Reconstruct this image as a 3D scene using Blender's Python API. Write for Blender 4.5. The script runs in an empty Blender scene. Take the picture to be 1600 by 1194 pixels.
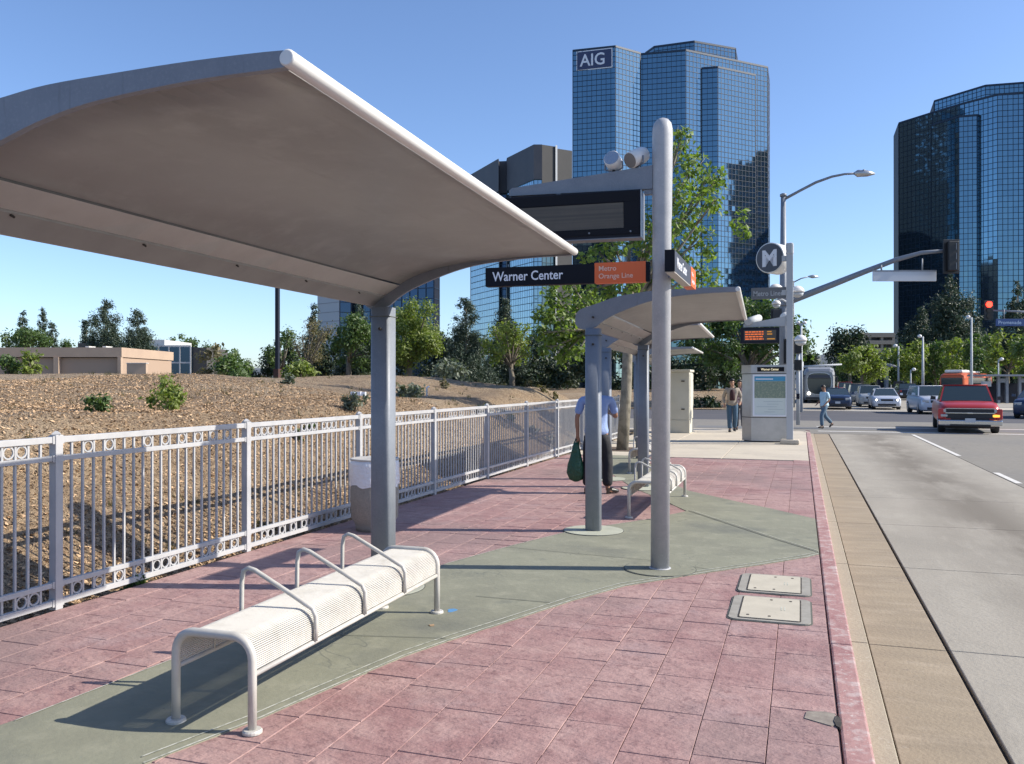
import bpy, bmesh, math, random
from mathutils import Vector, Matrix, Euler, noise
R = math.radians
rnd = random.Random(7)
S = bpy.context.scene
COL = S.collection
# ---------------------------------------------------------------- camera
YAW = R(18.6); FPX = 1340.0; EYE = 1.6; HORIZ = 599.0
cam = bpy.data.cameras.new('camera'); camo = bpy.data.objects.new('camera', cam); COL.objects.link(camo)
cam.sensor_width = 36; cam.lens = 36*FPX/1600; cam.clip_start = .05; cam.clip_end = 20000
camo.location = (0, 0, EYE); camo.rotation_euler = (R(90.085), 0, YAW); S.camera = camo
# ---------------------------------------------------------------- sky, sun, exposure
SUN_EL = R(35.0); SUN_DIR = (.962, .272)
w = bpy.data.worlds.new('World'); S.world = w; w.use_nodes = True
nt = w.node_tree; bg = nt.nodes['Background']; sk = nt.nodes.new('ShaderNodeTexSky')
sk.sky_type = 'NISHITA'; sk.sun_disc = False; sk.sun_elevation = SUN_EL
sk.sun_rotation = math.atan2(SUN_DIR[0], SUN_DIR[1]); sk.air_density = .85; sk.dust_density = .6; sk.ozone_density = 3.6
tint = nt.nodes.new('ShaderNodeMix'); tint.data_type = 'RGBA'; tint.blend_type = 'MULTIPLY'; tint.inputs[0].default_value = 1; tint.inputs[7].default_value = (.97, .99, 1.06, 1)
nt.links.new(sk.outputs[0], tint.inputs[6]); nt.links.new(tint.outputs[2], bg.inputs[0]); bg.inputs[1].default_value = .142
sl = bpy.data.lights.new('sun', 'SUN'); sl.energy = 5.0; sl.angle = R(.5); sl.color = (1, .93, .81)
so = bpy.data.objects.new('sun', sl); COL.objects.link(so)
sd = Vector((SUN_DIR[0]*math.cos(SUN_EL), SUN_DIR[1]*math.cos(SUN_EL), math.sin(SUN_EL)))
so.rotation_euler = sd.to_track_quat('Z', 'Y').to_euler(); so.location = (30, 10, 30)
S.view_settings.view_transform = 'Standard'; S.view_settings.look = 'None'; S.view_settings.gamma = 1
S.view_settings.exposure = 0.54
S.render.resolution_x = 1024; S.render.resolution_y = 764
# ---------------------------------------------------------------- surveying helpers
SY, CY = math.sin(YAW), math.cos(YAW)
def at(u, d, z=0.0):                       # bearing + depth + height -> world
    x = (u-800)/FPX*d
    return Vector((-SY*d+CY*x, CY*d+SY*x, z))
def hz(v, d): return EYE+(HORIZ-v)*d/FPX   # height seen at image row v at depth d
def gd(v, z=0.0): return (EYE-z)*FPX/(v-HORIZ)
def gr(u, v, z=0.0): return at(u, gd(v, z), z)
# ---------------------------------------------------------------- materials
def mat(name, col, rough=.6, metal=0.0, var=None, bump=None, spec=.5, emit=None, alpha=None, island=0, cracks=None):
    m = bpy.data.materials.new(name); m.use_nodes = True; n = m.node_tree; p = n.nodes['Principled BSDF']
    p.inputs['Base Color'].default_value = (*col, 1); p.inputs['Roughness'].default_value = rough
    p.inputs['Metallic'].default_value = metal; p.inputs['Specular IOR Level'].default_value = spec
    geo = n.nodes.new('ShaderNodeNewGeometry'); cur = None
    def vec(sc):
        mp = n.nodes.new('ShaderNodeMapping'); n.links.new(geo.outputs['Position'], mp.inputs[0])
        if isinstance(sc, tuple): mp.inputs['Scale'].default_value = sc
        else: mp.inputs['Scale'].default_value = (sc, sc, sc)
        return mp.outputs[0]
    def mixc(fac, a, b):
        mx = n.nodes.new('ShaderNodeMix'); mx.data_type = 'RGBA'
        n.links.new(fac, mx.inputs[0])
        if isinstance(a, tuple): mx.inputs[6].default_value = (*a, 1)
        else: n.links.new(a, mx.inputs[6])
        mx.inputs[7].default_value = (*b, 1); return mx.outputs[2]
    cur = col
    for (sc, c2, lo, hi) in (var or []):
        t = n.nodes.new('ShaderNodeTexNoise'); n.links.new(vec(sc), t.inputs['Vector']); t.inputs['Scale'].default_value = 1
        t.inputs['Detail'].default_value = 6; t.inputs['Roughness'].default_value = .62
        mr = n.nodes.new('ShaderNodeMapRange'); n.links.new(t.outputs[0], mr.inputs[0])
        mr.inputs[1].default_value = lo; mr.inputs[2].default_value = hi
        cur = mixc(mr.outputs[0], cur, c2)
    for (sc, c2, wd_, msc, mlo) in (cracks or []):
        t = n.nodes.new('ShaderNodeTexNoise'); n.links.new(vec(sc), t.inputs['Vector']); t.inputs['Scale'].default_value = 1; t.inputs['Detail'].default_value = 4; t.inputs['Distortion'].default_value = .4
        a = n.nodes.new('ShaderNodeMath'); a.operation = 'SUBTRACT'; n.links.new(t.outputs[0], a.inputs[0]); a.inputs[1].default_value = .5
        b = n.nodes.new('ShaderNodeMath'); b.operation = 'ABSOLUTE'; n.links.new(a.outputs[0], b.inputs[0])
        r1 = n.nodes.new('ShaderNodeMapRange'); n.links.new(b.outputs[0], r1.inputs[0]); r1.inputs[1].default_value = 0; r1.inputs[2].default_value = wd_; r1.inputs[3].default_value = 1; r1.inputs[4].default_value = 0
        t2_ = n.nodes.new('ShaderNodeTexNoise'); n.links.new(vec(msc), t2_.inputs['Vector']); t2_.inputs['Scale'].default_value = 1
        r2 = n.nodes.new('ShaderNodeMapRange'); n.links.new(t2_.outputs[0], r2.inputs[0]); r2.inputs[1].default_value = mlo; r2.inputs[2].default_value = mlo+.06
        mm_ = n.nodes.new('ShaderNodeMath'); mm_.operation = 'MULTIPLY'; n.links.new(r1.outputs[0], mm_.inputs[0]); n.links.new(r2.outputs[0], mm_.inputs[1])
        cur = mixc(mm_.outputs[0], cur, c2)
    if island:
        c2 = tuple(min(1, c*island) for c in col)
        cur = mixc(geo.outputs['Random Per Island'], cur, c2)
    if not isinstance(cur, tuple): n.links.new(cur, p.inputs['Base Color'])
    if bump:
        last = None
        for (sc, dist) in bump:
            t = n.nodes.new('ShaderNodeTexNoise'); n.links.new(vec(sc), t.inputs['Vector']); t.inputs['Scale'].default_value = 1
            t.inputs['Detail'].default_value = 5
            b = n.nodes.new('ShaderNodeBump'); b.inputs['Distance'].default_value = dist; b.inputs['Strength'].default_value = 1
            n.links.new(t.outputs[0], b.inputs['Height'])
            if last: n.links.new(last, b.inputs['Normal'])
            last = b.outputs[0]
        n.links.new(last, p.inputs['Normal'])
    if emit:
        p.inputs['Emission Color'].default_value = (*emit[0], 1); p.inputs['Emission Strength'].default_value = emit[1]
    return m
def leafmat(name, c1, c2, trans=.35):
    m = bpy.data.materials.new(name); m.use_nodes = True; n = m.node_tree; n.nodes.clear()
    o = n.nodes.new('ShaderNodeOutputMaterial'); geo = n.nodes.new('ShaderNodeNewGeometry')
    mx = n.nodes.new('ShaderNodeMix'); mx.data_type = 'RGBA'; n.links.new(geo.outputs['Random Per Island'], mx.inputs[0])
    mx.inputs[6].default_value = (*c1, 1); mx.inputs[7].default_value = (*c2, 1)
    d = n.nodes.new('ShaderNodeBsdfPrincipled'); d.inputs['Roughness'].default_value = .55
    t = n.nodes.new('ShaderNodeBsdfTranslucent'); ms = n.nodes.new('ShaderNodeMixShader'); ms.inputs[0].default_value = trans
    n.links.new(mx.outputs[2], d.inputs['Base Color'])
    br = n.nodes.new('ShaderNodeVectorMath'); br.operation = 'MULTIPLY'; br.inputs[1].default_value = (1.5, 1.7, .7)
    n.links.new(mx.outputs[2], br.inputs[0]); n.links.new(br.outputs[0], t.inputs[0])
    n.links.new(d.outputs[0], ms.inputs[1]); n.links.new(t.outputs[0], ms.inputs[2]); n.links.new(ms.outputs[0], o.inputs[0])
    return m
M = {}
M['ground'] = mat('dry_ground', (.16, .13, .10), .95, var=[(.08, (.10, .10, .07), .4, .6)])
M['joint'] = mat('joint_dirt', (.13, .075, .075), .95, var=[(3, (.19, .13, .125), .4, .7)])
PINKV = [(.7, (.27, .148, .142), .40, .62), (3.5, (.385, .25, .228), .48, .70), (1.6, (.32, .22, .215), .55, .72), (12, (.20, .108, .105), .54, .72), (.45, (.25, .165, .155), .5, .60), (60, (.42, .285, .26), .60, .78)]
M['pink'] = mat('pink_stamped_concrete', (.345, .22, .203), .72, var=PINKV+[(11, (.13, .09, .09), .70, .73)], cracks=[((3.2, 7, 3), (.15, .085, .09), .010, (2.2, 2.9, 2), .53), ((9, 14, 9), (.17, .10, .10), .014, (3.1, 2.3, 2), .56)], bump=[((6, 11, 6), .016), ((20, 34, 20), .008), (60, .003)])
M['green'] = mat('green_concrete', (.225, .225, .165), .8, cracks=[((.9, 1.1, 1), (.13, .135, .11), .003, (.5, .5, 1), .5)], var=[(1.1, (.185, .185, .138), .4, .65), (5, (.265, .26, .195), .5, .75), (.7, (.135, .14, .115), .54, .70), (2.6, (.16, .165, .13), .6, .72), (13, (.11, .11, .09), .71, .74), (30, (.19, .20, .165), .6, .8)], bump=[(25, .003), (150, .001)])
M['pale'] = mat('pale_concrete', (.40, .41, .33), .8, var=[(3, (.32, .33, .27), .4, .7)], bump=[(60, .002)])
M['tan'] = mat('tan_concrete', (.50, .44, .35), .85, var=[(.8, (.42, .37, .30), .4, .7), (8, (.55, .49, .39), .5, .8)], bump=[(40, .003)])
M['curb'] = mat('red_painted_curb', (.36, .205, .19), .75, var=[(2.5, (.29, .145, .14), .45, .62), (9, (.43, .33, .31), .50, .64), (40, (.53, .47, .43), .60, .68)], bump=[(25, .005)])
M['gutter'] = mat('beige_gutter_concrete', (.30, .24, .165), .85, cracks=[((1.2, 5, 1), (.2, .16, .12), .006, (1, 1.4, 1), .55)], var=[((.9, 3, 1), (.25, .20, .14), .4, .65), ((2, 7, 2), (.35, .285, .205), .5, .75), (18, (.28, .235, .18), .6, .8)], bump=[(40, .004)])
M['gutterlip'] = mat('pale_gutter_lip', (.335, .29, .215), .85, var=[((2, 6, 2), (.31, .265, .20), .4, .7), (30, (.48, .45, .38), .6, .8)], bump=[(40, .004)])
def lane_mat():
    m = mat('lane_concrete', (.315, .285, .235), .85, cracks=[((.8, .8, 1), (.17, .155, .135), .0022, (.3, .4, 1), .52)], var=[(.55, (.265, .24, .198), .4, .65), ((3, 1, 3), (.345, .315, .262), .5, .75), (22, (.25, .232, .20), .55, .75)], bump=[(35, .004), (160, .0015)])
    n = m.node_tree; p = n.nodes['Principled BSDF']; src = p.inputs['Base Color'].links[0].from_socket
    geo = [x for x in n.nodes if x.type == 'NEW_GEOMETRY'][0]
    sx = n.nodes.new('ShaderNodeSeparateXYZ'); n.links.new(geo.outputs['Position'], sx.inputs[0])
    t = n.nodes.new('ShaderNodeTexNoise'); mp = n.nodes.new('ShaderNodeMapping'); mp.inputs['Scale'].default_value = (1.3, .35, 1)
    n.links.new(geo.outputs['Position'], mp.inputs[0]); n.links.new(mp.outputs[0], t.inputs['Vector']); t.inputs['Scale'].default_value = 1; t.inputs['Detail'].default_value = 7; t.inputs['Roughness'].default_value = .65
    a = n.nodes.new('ShaderNodeMath'); a.operation = 'SUBTRACT'; n.links.new(sx.outputs[0], a.inputs[0]); a.inputs[1].default_value = 2.3
    b = n.nodes.new('ShaderNodeMath'); b.operation = 'ABSOLUTE'; n.links.new(a.outputs[0], b.inputs[0])
    mr = n.nodes.new('ShaderNodeMapRange'); n.links.new(b.outputs[0], mr.inputs[0]); mr.inputs[1].default_value = .12; mr.inputs[2].default_value = .95; mr.inputs[3].default_value = 1; mr.inputs[4].default_value = 0
    mr2 = n.nodes.new('ShaderNodeMapRange'); n.links.new(t.outputs[0], mr2.inputs[0]); mr2.inputs[1].default_value = .31; mr2.inputs[2].default_value = .54
    mm = n.nodes.new('ShaderNodeMath'); mm.operation = 'MULTIPLY'; n.links.new(mr.outputs[0], mm.inputs[0]); n.links.new(mr2.outputs[0], mm.inputs[1])
    mx = n.nodes.new('ShaderNodeMix'); mx.data_type = 'RGBA'; n.links.new(mm.outputs[0], mx.inputs[0]); n.links.new(src, mx.inputs[6]); mx.inputs[7].default_value = (.165, .143, .112, 1)
    n.links.new(mx.outputs[2], p.inputs['Base Color']); return m
M['lane'] = lane_mat()
M['asphalt'] = mat('worn_grey_asphalt', (.20, .183, .155), .9, cracks=[((.5, .5, 1), (.09, .085, .08), .002, (.2, .2, 1), .5)], var=[(.3, (.175, .163, .145), .4, .65), (6, (.25, .235, .205), .5, .8)], bump=[(90, .003)])
M['dark_asphalt'] = mat('dark_asphalt', (.065, .065, .075), .9, var=[(.5, (.085, .08, .085), .4, .7)], bump=[(90, .003)])
M['tar'] = mat('joint_sealant', (.035, .03, .026), .9, var=[(30, (.09, .08, .07), .5, .7)])
M['white_paint'] = mat('road_paint', (.62, .60, .56), .8, var=[(12, (.42, .40, .37), .5, .75)])
M['mulch'] = mat('bark_mulch', (.35, .24, .14), .95, var=[(.45, (.25, .175, .11), .42, .6), (1.6, (.39, .285, .18), .5, .68), (.25, (.40, .31, .21), .52, .62), (12, (.43, .32, .205), .5, .62), (28, (.085, .055, .035), .52, .62), (70, (.58, .45, .30), .58, .68)], bump=[(9, .10), (26, .08), (70, .035)])
M['chip'] = mat('bark_chip', (.20, .135, .08), .9, island=3.0)
M['galv'] = mat('grey_painted_metal', (.20, .22, .255), .5, .05, var=[(7, (.17, .19, .225), .4, .7), (90, (.24, .26, .29), .5, .8), ((30, 30, 3), (.15, .165, .19), .62, .75)], bump=[(220, .0004)])
M['pole'] = mat('speckled_grey_pole', (.40, .405, .42), .5, .05, var=[(9, (.34, .35, .37), .4, .7), (70, (.48, .48, .49), .55, .75), ((25, 25, 2.5), (.27, .275, .29), .63, .75)], bump=[(160, .0006)])
M['fence'] = mat('pale_fence_paint', (.40, .40, .405), .5, .0, var=[(6, (.34, .342, .35), .45, .7)])
M['bench'] = mat('white_powder_coat', (.52, .50, .46), .4, .05, var=[(8, (.43, .41, .37), .45, .72)])
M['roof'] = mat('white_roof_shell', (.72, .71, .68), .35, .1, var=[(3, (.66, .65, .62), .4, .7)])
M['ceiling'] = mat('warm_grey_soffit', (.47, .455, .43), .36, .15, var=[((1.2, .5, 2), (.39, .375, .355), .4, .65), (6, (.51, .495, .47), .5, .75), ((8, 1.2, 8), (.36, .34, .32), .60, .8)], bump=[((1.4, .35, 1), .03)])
M['diffuser'] = mat('pale_light_strip', (.84, .82, .78), .5, var=[(5, (.77, .75, .71), .4, .7)])
M['black'] = mat('black_panel', (.006, .007, .012), .6, spec=.2)
M['dark'] = mat('dark_navy_housing', (.010, .013, .024), .55, spec=.25)
M['screen'] = mat('brown_led_screen', (.075, .062, .052), .35, var=[(4, (.095, .08, .065), .4, .7), ((.2, 10, 60), (.055, .047, .042), .45, .6)])
M['orange'] = mat('orange_panel', (.72, .13, .03), .5)
M['letter'] = mat('white_lettering', (.75, .77, .82), .5)
M['blade_grey'] = mat('grey_sign_face', (.06, .065, .085), .4)
M['under'] = mat('sign_underside', (.42, .40, .37), .5)
M['lens'] = mat('milky_lens', (.72, .70, .68), .2)
M['rubber'] = mat('black_rubber', (.02, .02, .02), .8)
M['steel'] = mat('brushed_steel', (.48, .48, .48), .35, .7, var=[(5, (.42, .42, .42), .4, .7)])
M['ledtxt'] = mat('lit_led_text', (.6, .12, .02), .5, emit=((1, .2, .05), .45))
M['ledtxt2'] = mat('amber_led_text', (.5, .2, .02), .5, emit=((1, .45, .08), .2))
M['redlamp'] = mat('red_signal_lamp', (.8, .02, .01), .4, emit=((1, .03, .015), 5))
M['amberlamp'] = mat('amber_indicator', (.9, .35, .03), .4, emit=((1, .45, .06), 1.2))
M['headlamp'] = mat('lit_headlamp', (.9, .9, .85), .2, emit=((1, .93, .82), 5))
M['headlens'] = mat('unlit_headlamp', (.45, .47, .48), .12, .3)
M['posterblue'] = mat('poster_blue', (.06, .30, .50), .5)
M['postermap'] = mat('poster_map_green', (.20, .26, .20), .5, var=[((18, 18, 18), (.30, .34, .25), .45, .6), ((50, 50, 50), (.13, .18, .17), .52, .62)])
M['posterwhite'] = mat('poster_white', (.62, .68, .66), .5)
M['posterline'] = mat('poster_line', (.35, .42, .45), .6)
M['beigebox'] = mat('cream_cabinet', (.52, .50, .42), .6, var=[(2, (.47, .45, .37), .4, .7)])
M['glasscar'] = mat('car_glass', (.03, .045, .05), .08, 0, spec=.8)
M['chrome'] = mat('chrome_trim', (.6, .6, .6), .15, .9)
M['concrete_can'] = mat('aggregate_bin', (.25, .24, .215), .9, var=[(30, (.30, .285, .25), .5, .7), (80, (.18, .17, .15), .5, .7)], bump=[(60, .006)])
M['bag'] = mat('white_plastic_liner', (.70, .71, .74), .3, bump=[(25, .02)])
M['bark'] = mat('grey_bark', (.13, .11, .085), .9, var=[(4, (.19, .17, .13), .45, .65), ((12, 12, 3), (.07, .055, .045), .5, .7)], bump=[((14, 14, 3), .03)])
M['palebark'] = mat('pale_plane_bark', (.24, .215, .165), .9, var=[(5, (.14, .125, .095), .45, .6)], bump=[((14, 14, 4), .02)])
M['leaf_main'] = leafmat('plane_leaf', (.07, .12, .022), (.20, .27, .06), .38)
M['leaf_lime'] = leafmat('young_leaf', (.11, .155, .03), (.20, .24, .05), .35)
M['leaf_mid'] = leafmat('mid_green_leaf', (.045, .085, .022), (.09, .14, .035), .3)
M['leaf_dark'] = leafmat('dark_leaf', (.016, .032, .014), (.035, .058, .024), .15)
M['leaf_pine'] = leafmat('pine_needles', (.022, .042, .026), (.055, .082, .05), .12)
M['leaf_sage'] = leafmat('sage_leaf', (.08, .10, .07), (.16, .18, .13), .2)
M['leaf_dry'] = leafmat('dry_leaf', (.10, .085, .04), (.15, .13, .06), .25)
M['stucco'] = mat('beige_stucco', (.42, .31, .225), .9, var=[(.6, (.37, .27, .20), .4, .7)])
M['stucco2'] = mat('darker_stucco', (.36, .26, .19), .9)
M['white_wall'] = mat('white_wall', (.55, .55, .53), .8)
M['band'] = mat('dark_grey_parapet', (.055, .058, .072), .6, var=[(.1, (.075, .075, .085), .4, .6)])
M['panelgrey'] = mat('grey_granite_panel', (.075, .073, .072), .9, var=[(.2, (.068, .067, .066), .4, .6)])
M['mullion'] = mat('dark_mullion', (.012, .03, .06), .5)
M['mullion2'] = mat('dull_mullion', (.02, .05, .07), .5)
M['glassA'] = mat('blue_mirror_glass', (.15, .25, .31), .05, .92, island=1.05)
M['glassB'] = mat('pale_mirror_glass', (.27, .385, .45), .07, .92, island=1.05)
M['glassD'] = mat('navy_glass', (.035, .06, .10), .08, .8, island=1.3)
M['facegrey'] = mat('pale_grey_cladding', (.42, .44, .46), .7)
M['hill'] = mat('haze_tinted_scrub', (.085, .10, .115), 1, var=[(.004, (.065, .08, .09), .4, .6)])  # bluish cast of distance haze is put into the scrub colour
M['garage'] = mat('concrete_garage', (.22, .20, .17), .9)
# ---------------------------------------------------------------- object helpers
def new(name, bm, m, parent=None, smooth=False):
    me = bpy.data.meshes.new(name)
    if isinstance(bm, bmesh.types.BMesh):
        bmesh.ops.recalc_face_normals(bm, faces=bm.faces); bm.to_mesh(me); bm.free()
    else:
        me.from_pydata(bm[0], [], bm[1])
    for x in (m if isinstance(m, (list, tuple)) else [m]): me.materials.append(x)
    if smooth:
        for p in me.polygons: p.use_smooth = True
    o = bpy.data.objects.new(name, me); COL.objects.link(o)
    if parent: o.parent = parent
    return o
def thing(name, label, cat, loc=(0, 0, 0), rz=0, group=None):
    o = bpy.data.objects.new(name, None); COL.objects.link(o); o.location = loc; o.rotation_euler = (0, 0, rz)
    o.empty_display_size = .1
    o['label'] = label; o['category'] = cat
    if group: o['group'] = group
    return o
def tag(o, label, cat, group=None):
    o['label'] = label; o['category'] = cat
    if group: o['group'] = group
    return o
def struct(o, label=None):
    o['kind'] = 'structure'
    if label: o['label'] = label
    return o
def stuff(o, label=None):
    o['kind'] = 'stuff'
    if label: o['label'] = label
    return o
def copy_tree(o, parent=None):
    c = o.copy(); COL.objects.link(c)
    if parent: c.parent = parent
    for ch in list(o.children): copy_tree(ch, c)
    return c
def box(bm, x0, x1, y0, y1, z0, z1, bev=0):
    v = [bm.verts.new(p) for p in ((x0, y0, z0), (x1, y0, z0), (x1, y1, z0), (x0, y1, z0), (x0, y0, z1), (x1, y0, z1), (x1, y1, z1), (x0, y1, z1))]
    f = [bm.faces.new([v[i] for i in q]) for q in ((0, 3, 2, 1), (4, 5, 6, 7), (0, 1, 5, 4), (1, 2, 6, 5), (2, 3, 7, 6), (3, 0, 4, 7))]
    if bev:
        es = list({e for q in f for e in q.edges})
        bmesh.ops.bevel(bm, geom=es, offset=bev, segments=2, profile=.5, affect='EDGES')
def bx(name, x0, x1, y0, y1, z0, z1, m, parent=None, bev=0):
    bm = bmesh.new(); box(bm, x0, x1, y0, y1, z0, z1, bev); return new(name, bm, m, parent)
def tube(bm, pts, r, seg=8, cap=True, sq=1.0):
    pts = [Vector(p) for p in pts]; rs = r if isinstance(r, (list, tuple)) else [r]*len(pts); rings = []
    prev = None
    for i, p in enumerate(pts):
        t = (pts[min(i+1, len(pts)-1)]-pts[max(i-1, 0)]).normalized()
        if prev is None:
            a = Vector((0, 0, 1)) if abs(t.z) < .9 else Vector((1, 0, 0))
            prev = (a-t*a.dot(t)).normalized()
        else:
            prev = (prev-t*prev.dot(t)).normalized()
        b = t.cross(prev)
        rings.append([bm.verts.new(p+(prev*math.cos(2*math.pi*k/seg+math.pi/seg)+b*math.sin(2*math.pi*k/seg+math.pi/seg)*sq)*rs[i]) for k in range(seg)])
    for i in range(len(rings)-1):
        for k in range(seg):
            bm.faces.new((rings[i][k], rings[i][(k+1) % seg], rings[i+1][(k+1) % seg], rings[i+1][k]))
    if cap: bm.faces.new(rings[0][::-1]); bm.faces.new(rings[-1])
def tb(name, pts, r, m, parent=None, seg=10, smooth=True, sq=1.0):
    bm = bmesh.new(); tube(bm, pts, r, seg, sq=sq); o = new(name, bm, m, parent)
    if smooth:
        for p in o.data.polygons: p.use_smooth = len(p.vertices) == 4
    return o
def lathe(bm, prof, cx=0, cy=0, seg=24):
    rings = [[bm.verts.new((cx+r*math.cos(2*math.pi*k/seg), cy+r*math.sin(2*math.pi*k/seg), z)) for k in range(seg)] for r, z in prof]
    for i in range(len(rings)-1):
        for k in range(seg): bm.faces.new((rings[i][k], rings[i][(k+1) % seg], rings[i+1][(k+1) % seg], rings[i+1][k]))
    bm.faces.new(rings[0][::-1]); bm.faces.new(rings[-1])
def lt(name, prof, m, parent=None, cx=0, cy=0, seg=24, smooth=True):
    bm = bmesh.new(); lathe(bm, prof, cx, cy, seg); o = new(name, bm, m, parent)
    if smooth:
        for p in o.data.polygons: p.use_smooth = len(p.vertices) == 4
    return o
def prism(bm, poly, z0, z1):
    a = [bm.verts.new((x, y, z0)) for x, y in poly]; b = [bm.verts.new((x, y, z1)) for x, y in poly]; n = len(poly)
    bm.faces.new(a[::-1]); bm.faces.new(b)
    for i in range(n): bm.faces.new((a[i], a[(i+1) % n], b[(i+1) % n], b[i]))
def pr(name, poly, z0, z1, m, parent=None):
    bm = bmesh.new(); prism(bm, poly, z0, z1); return new(name, bm, m, parent)
def text(name, s, size, mtx, m, parent=None, ext=.001, xs=1.0):
    cu = bpy.data.curves.new(name, 'FONT'); cu.body = s; cu.size = size; cu.extrude = ext; cu.align_x = 'LEFT'; cu.align_y = 'BOTTOM_BASELINE'; cu.resolution_u = 3; cu.offset = size*(.035 if s == 'M' else .012)
    tmp = bpy.data.objects.new(name+'_tmp', cu); COL.objects.link(tmp)
    dg = bpy.context.evaluated_depsgraph_get(); me = bpy.data.meshes.new_from_object(tmp.evaluated_get(dg))
    bpy.data.objects.remove(tmp); me.name = name; me.materials.clear(); me.materials.append(m)
    me.transform(mtx @ Matrix.Diagonal((xs, 1, 1, 1))); o = bpy.data.objects.new(name, me); COL.objects.link(o)
    if parent: o.parent = parent
    return o
def frame(origin, xdir, ydir):             # matrix with local x,y along given dirs
    x = Vector(xdir).normalized(); y = Vector(ydir).normalized(); z = x.cross(y)
    m = Matrix.Identity(4)
    for i in range(3): m[i][0] = x[i]; m[i][1] = y[i]; m[i][2] = z[i]; m[i][3] = origin[i]
    return m
def sm(t): t = max(0, min(1, t)); return t*t*(3-2*t)
def inpoly(x, y, P):
    c = False; n = len(P)
    for i in range(n):
        x1, y1 = P[i]; x2, y2 = P[(i+1) % n]
        if (y1 > y) != (y2 > y) and x < (x2-x1)*(y-y1)/(y2-y1)+x1: c = not c
    return c
# ---------------------------------------------------------------- ground and roads
RZ = -.15
struct(bx('ground', -6000, 6000, -300, 9000, -1.2, -.30, M['ground']), 'dry open ground reaching to the horizon')
struct(bx('road', 3.545, 26, -12, 31.6, -.5, RZ, M['asphalt']), 'worn grey asphalt road to the right of the bus lane')
base = struct(bx('bus_lane', .30, 3.535, -12, 31.6, -.5, RZ-.03, M['tar']), 'pale concrete bus lane beside the curb')
struct(bx('cross_street', -90, 90, 42.5, 58, -.5, RZ, M['dark_asphalt']), 'dark asphalt cross street beyond the bus stop')
struct(bx('intersection_apron', -90, 90, 31.61, 42.49, -.5, RZ, M['asphalt']), 'pale paving of the intersection in front of the cross street')
struct(bx('far_road', -4, 60, 58.01, 420, -.5, RZ, M['lane']), 'pale road running away beyond the intersection')
ys = [6.24+2.67*k for k in range(-3, 10)]; ys[-1] = 31.55
for i in range(len(ys)-1):
    y0, y1 = ys[i]+.006, ys[i+1]-.006
    bx('lane_slab', .93, 3.53, y0, y1, RZ-.1, RZ, M['lane'], base, .006)
    bx('gutter_slab', .436, .905, y0, y1, RZ-.1, RZ-.004, M['gutter'], base, .005)
    bx('gutter_lip', .31, .43, y0, y1, RZ-.1, RZ+.002, M['gutterlip'], base, .006)
lm = struct(new('lane_marking', ([(x, y, RZ+.004) for (a, b) in ((23.0, 32.0), (17.0, 18.9), (8.5, 13)) for x, y in ((3.56, a), (3.67, a), (3.67, b), (3.56, b))], [(0, 1, 2, 3), (4, 5, 6, 7), (8, 9, 10, 11)]), M['white_paint']), 'dashed white line between the bus lane and the road')
bm = bmesh.new()
for y in (33.2, 36.6): box(bm, .6, 14, y, y+.3, RZ, RZ+.004)
for y, x0, x1 in ((58.6, 2, 9.5),): box(bm, x0, x1, y, y+.35, RZ, RZ+.004)
struct(new('crosswalk_marking', bm, M['white_paint']), 'worn white crosswalk lines across the intersection')
# dark repair strip in the crosswalk
struct(bx('road_patch', -4, 9, 34.6, 36.2, RZ-.01, RZ+.003, mat('patched_asphalt', (.15, .15, .15), .9)), 'darker strip of asphalt where people cross')
# curb
side = struct(bx('sidewalk', -4.98, .168, -6, 30.2, -.6, -.012, M['joint']), 'pink stamped sidewalk of the bus stop')
bx('curb_bed', .166, .295, -6, 31.5, -.6, -.03, M['joint'], side)
ys = [2.97+2.67*k for k in range(-2, 11)]; ys[-1] = 29.6
for i in range(len(ys)-1):
    bx('curb_block', .1735+rnd.uniform(-.0015, .0015), .30, ys[i]+.004, ys[i+1]-.004, -.25, rnd.uniform(-.001, .002), M['curb'], side, .012)
bm = bmesh.new()                           # curb return curving left round the corner
prev = None
for k in range(9):
    a = k/8*math.pi/2; c0 = (-1.2, 29.62)
    p = [(c0[0]+r*math.cos(a), c0[1]+r*math.sin(a)) for r in (1.378, 1.5)]
    q = [bm.verts.new((p[0][0], p[0][1], -.3)), bm.verts.new((p[0][0], p[0][1], 0)), bm.verts.new((p[1][0], p[1][1], 0)), bm.verts.new((p[1][0], p[1][1], -.3))]
    if prev:
        for j in range(4): bm.faces.new((prev[j], prev[(j+1) % 4], q[(j+1) % 4], q[j]))
    else: bm.faces.new(q)
    prev = q
bm.faces.new(prev[::-1]); new('curb_block', bm, M['tan'], side)
bx('curb_block', -60, -1.21, 31.0, 31.12, -.3, 0, M['tan'], side)
bx('corner_paving', -5.04, -1.22, 29.66, 30.99, -.3, -.002, M['tan'], side)
bx('corner_paving', -1.215, .10, 29.66, 30.4, -.3, -.004, M['tan'], side)
bx('corner_paving', -60, -5.05, 29.8, 30.99, -.3, -.003, M['tan'], side)
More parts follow.
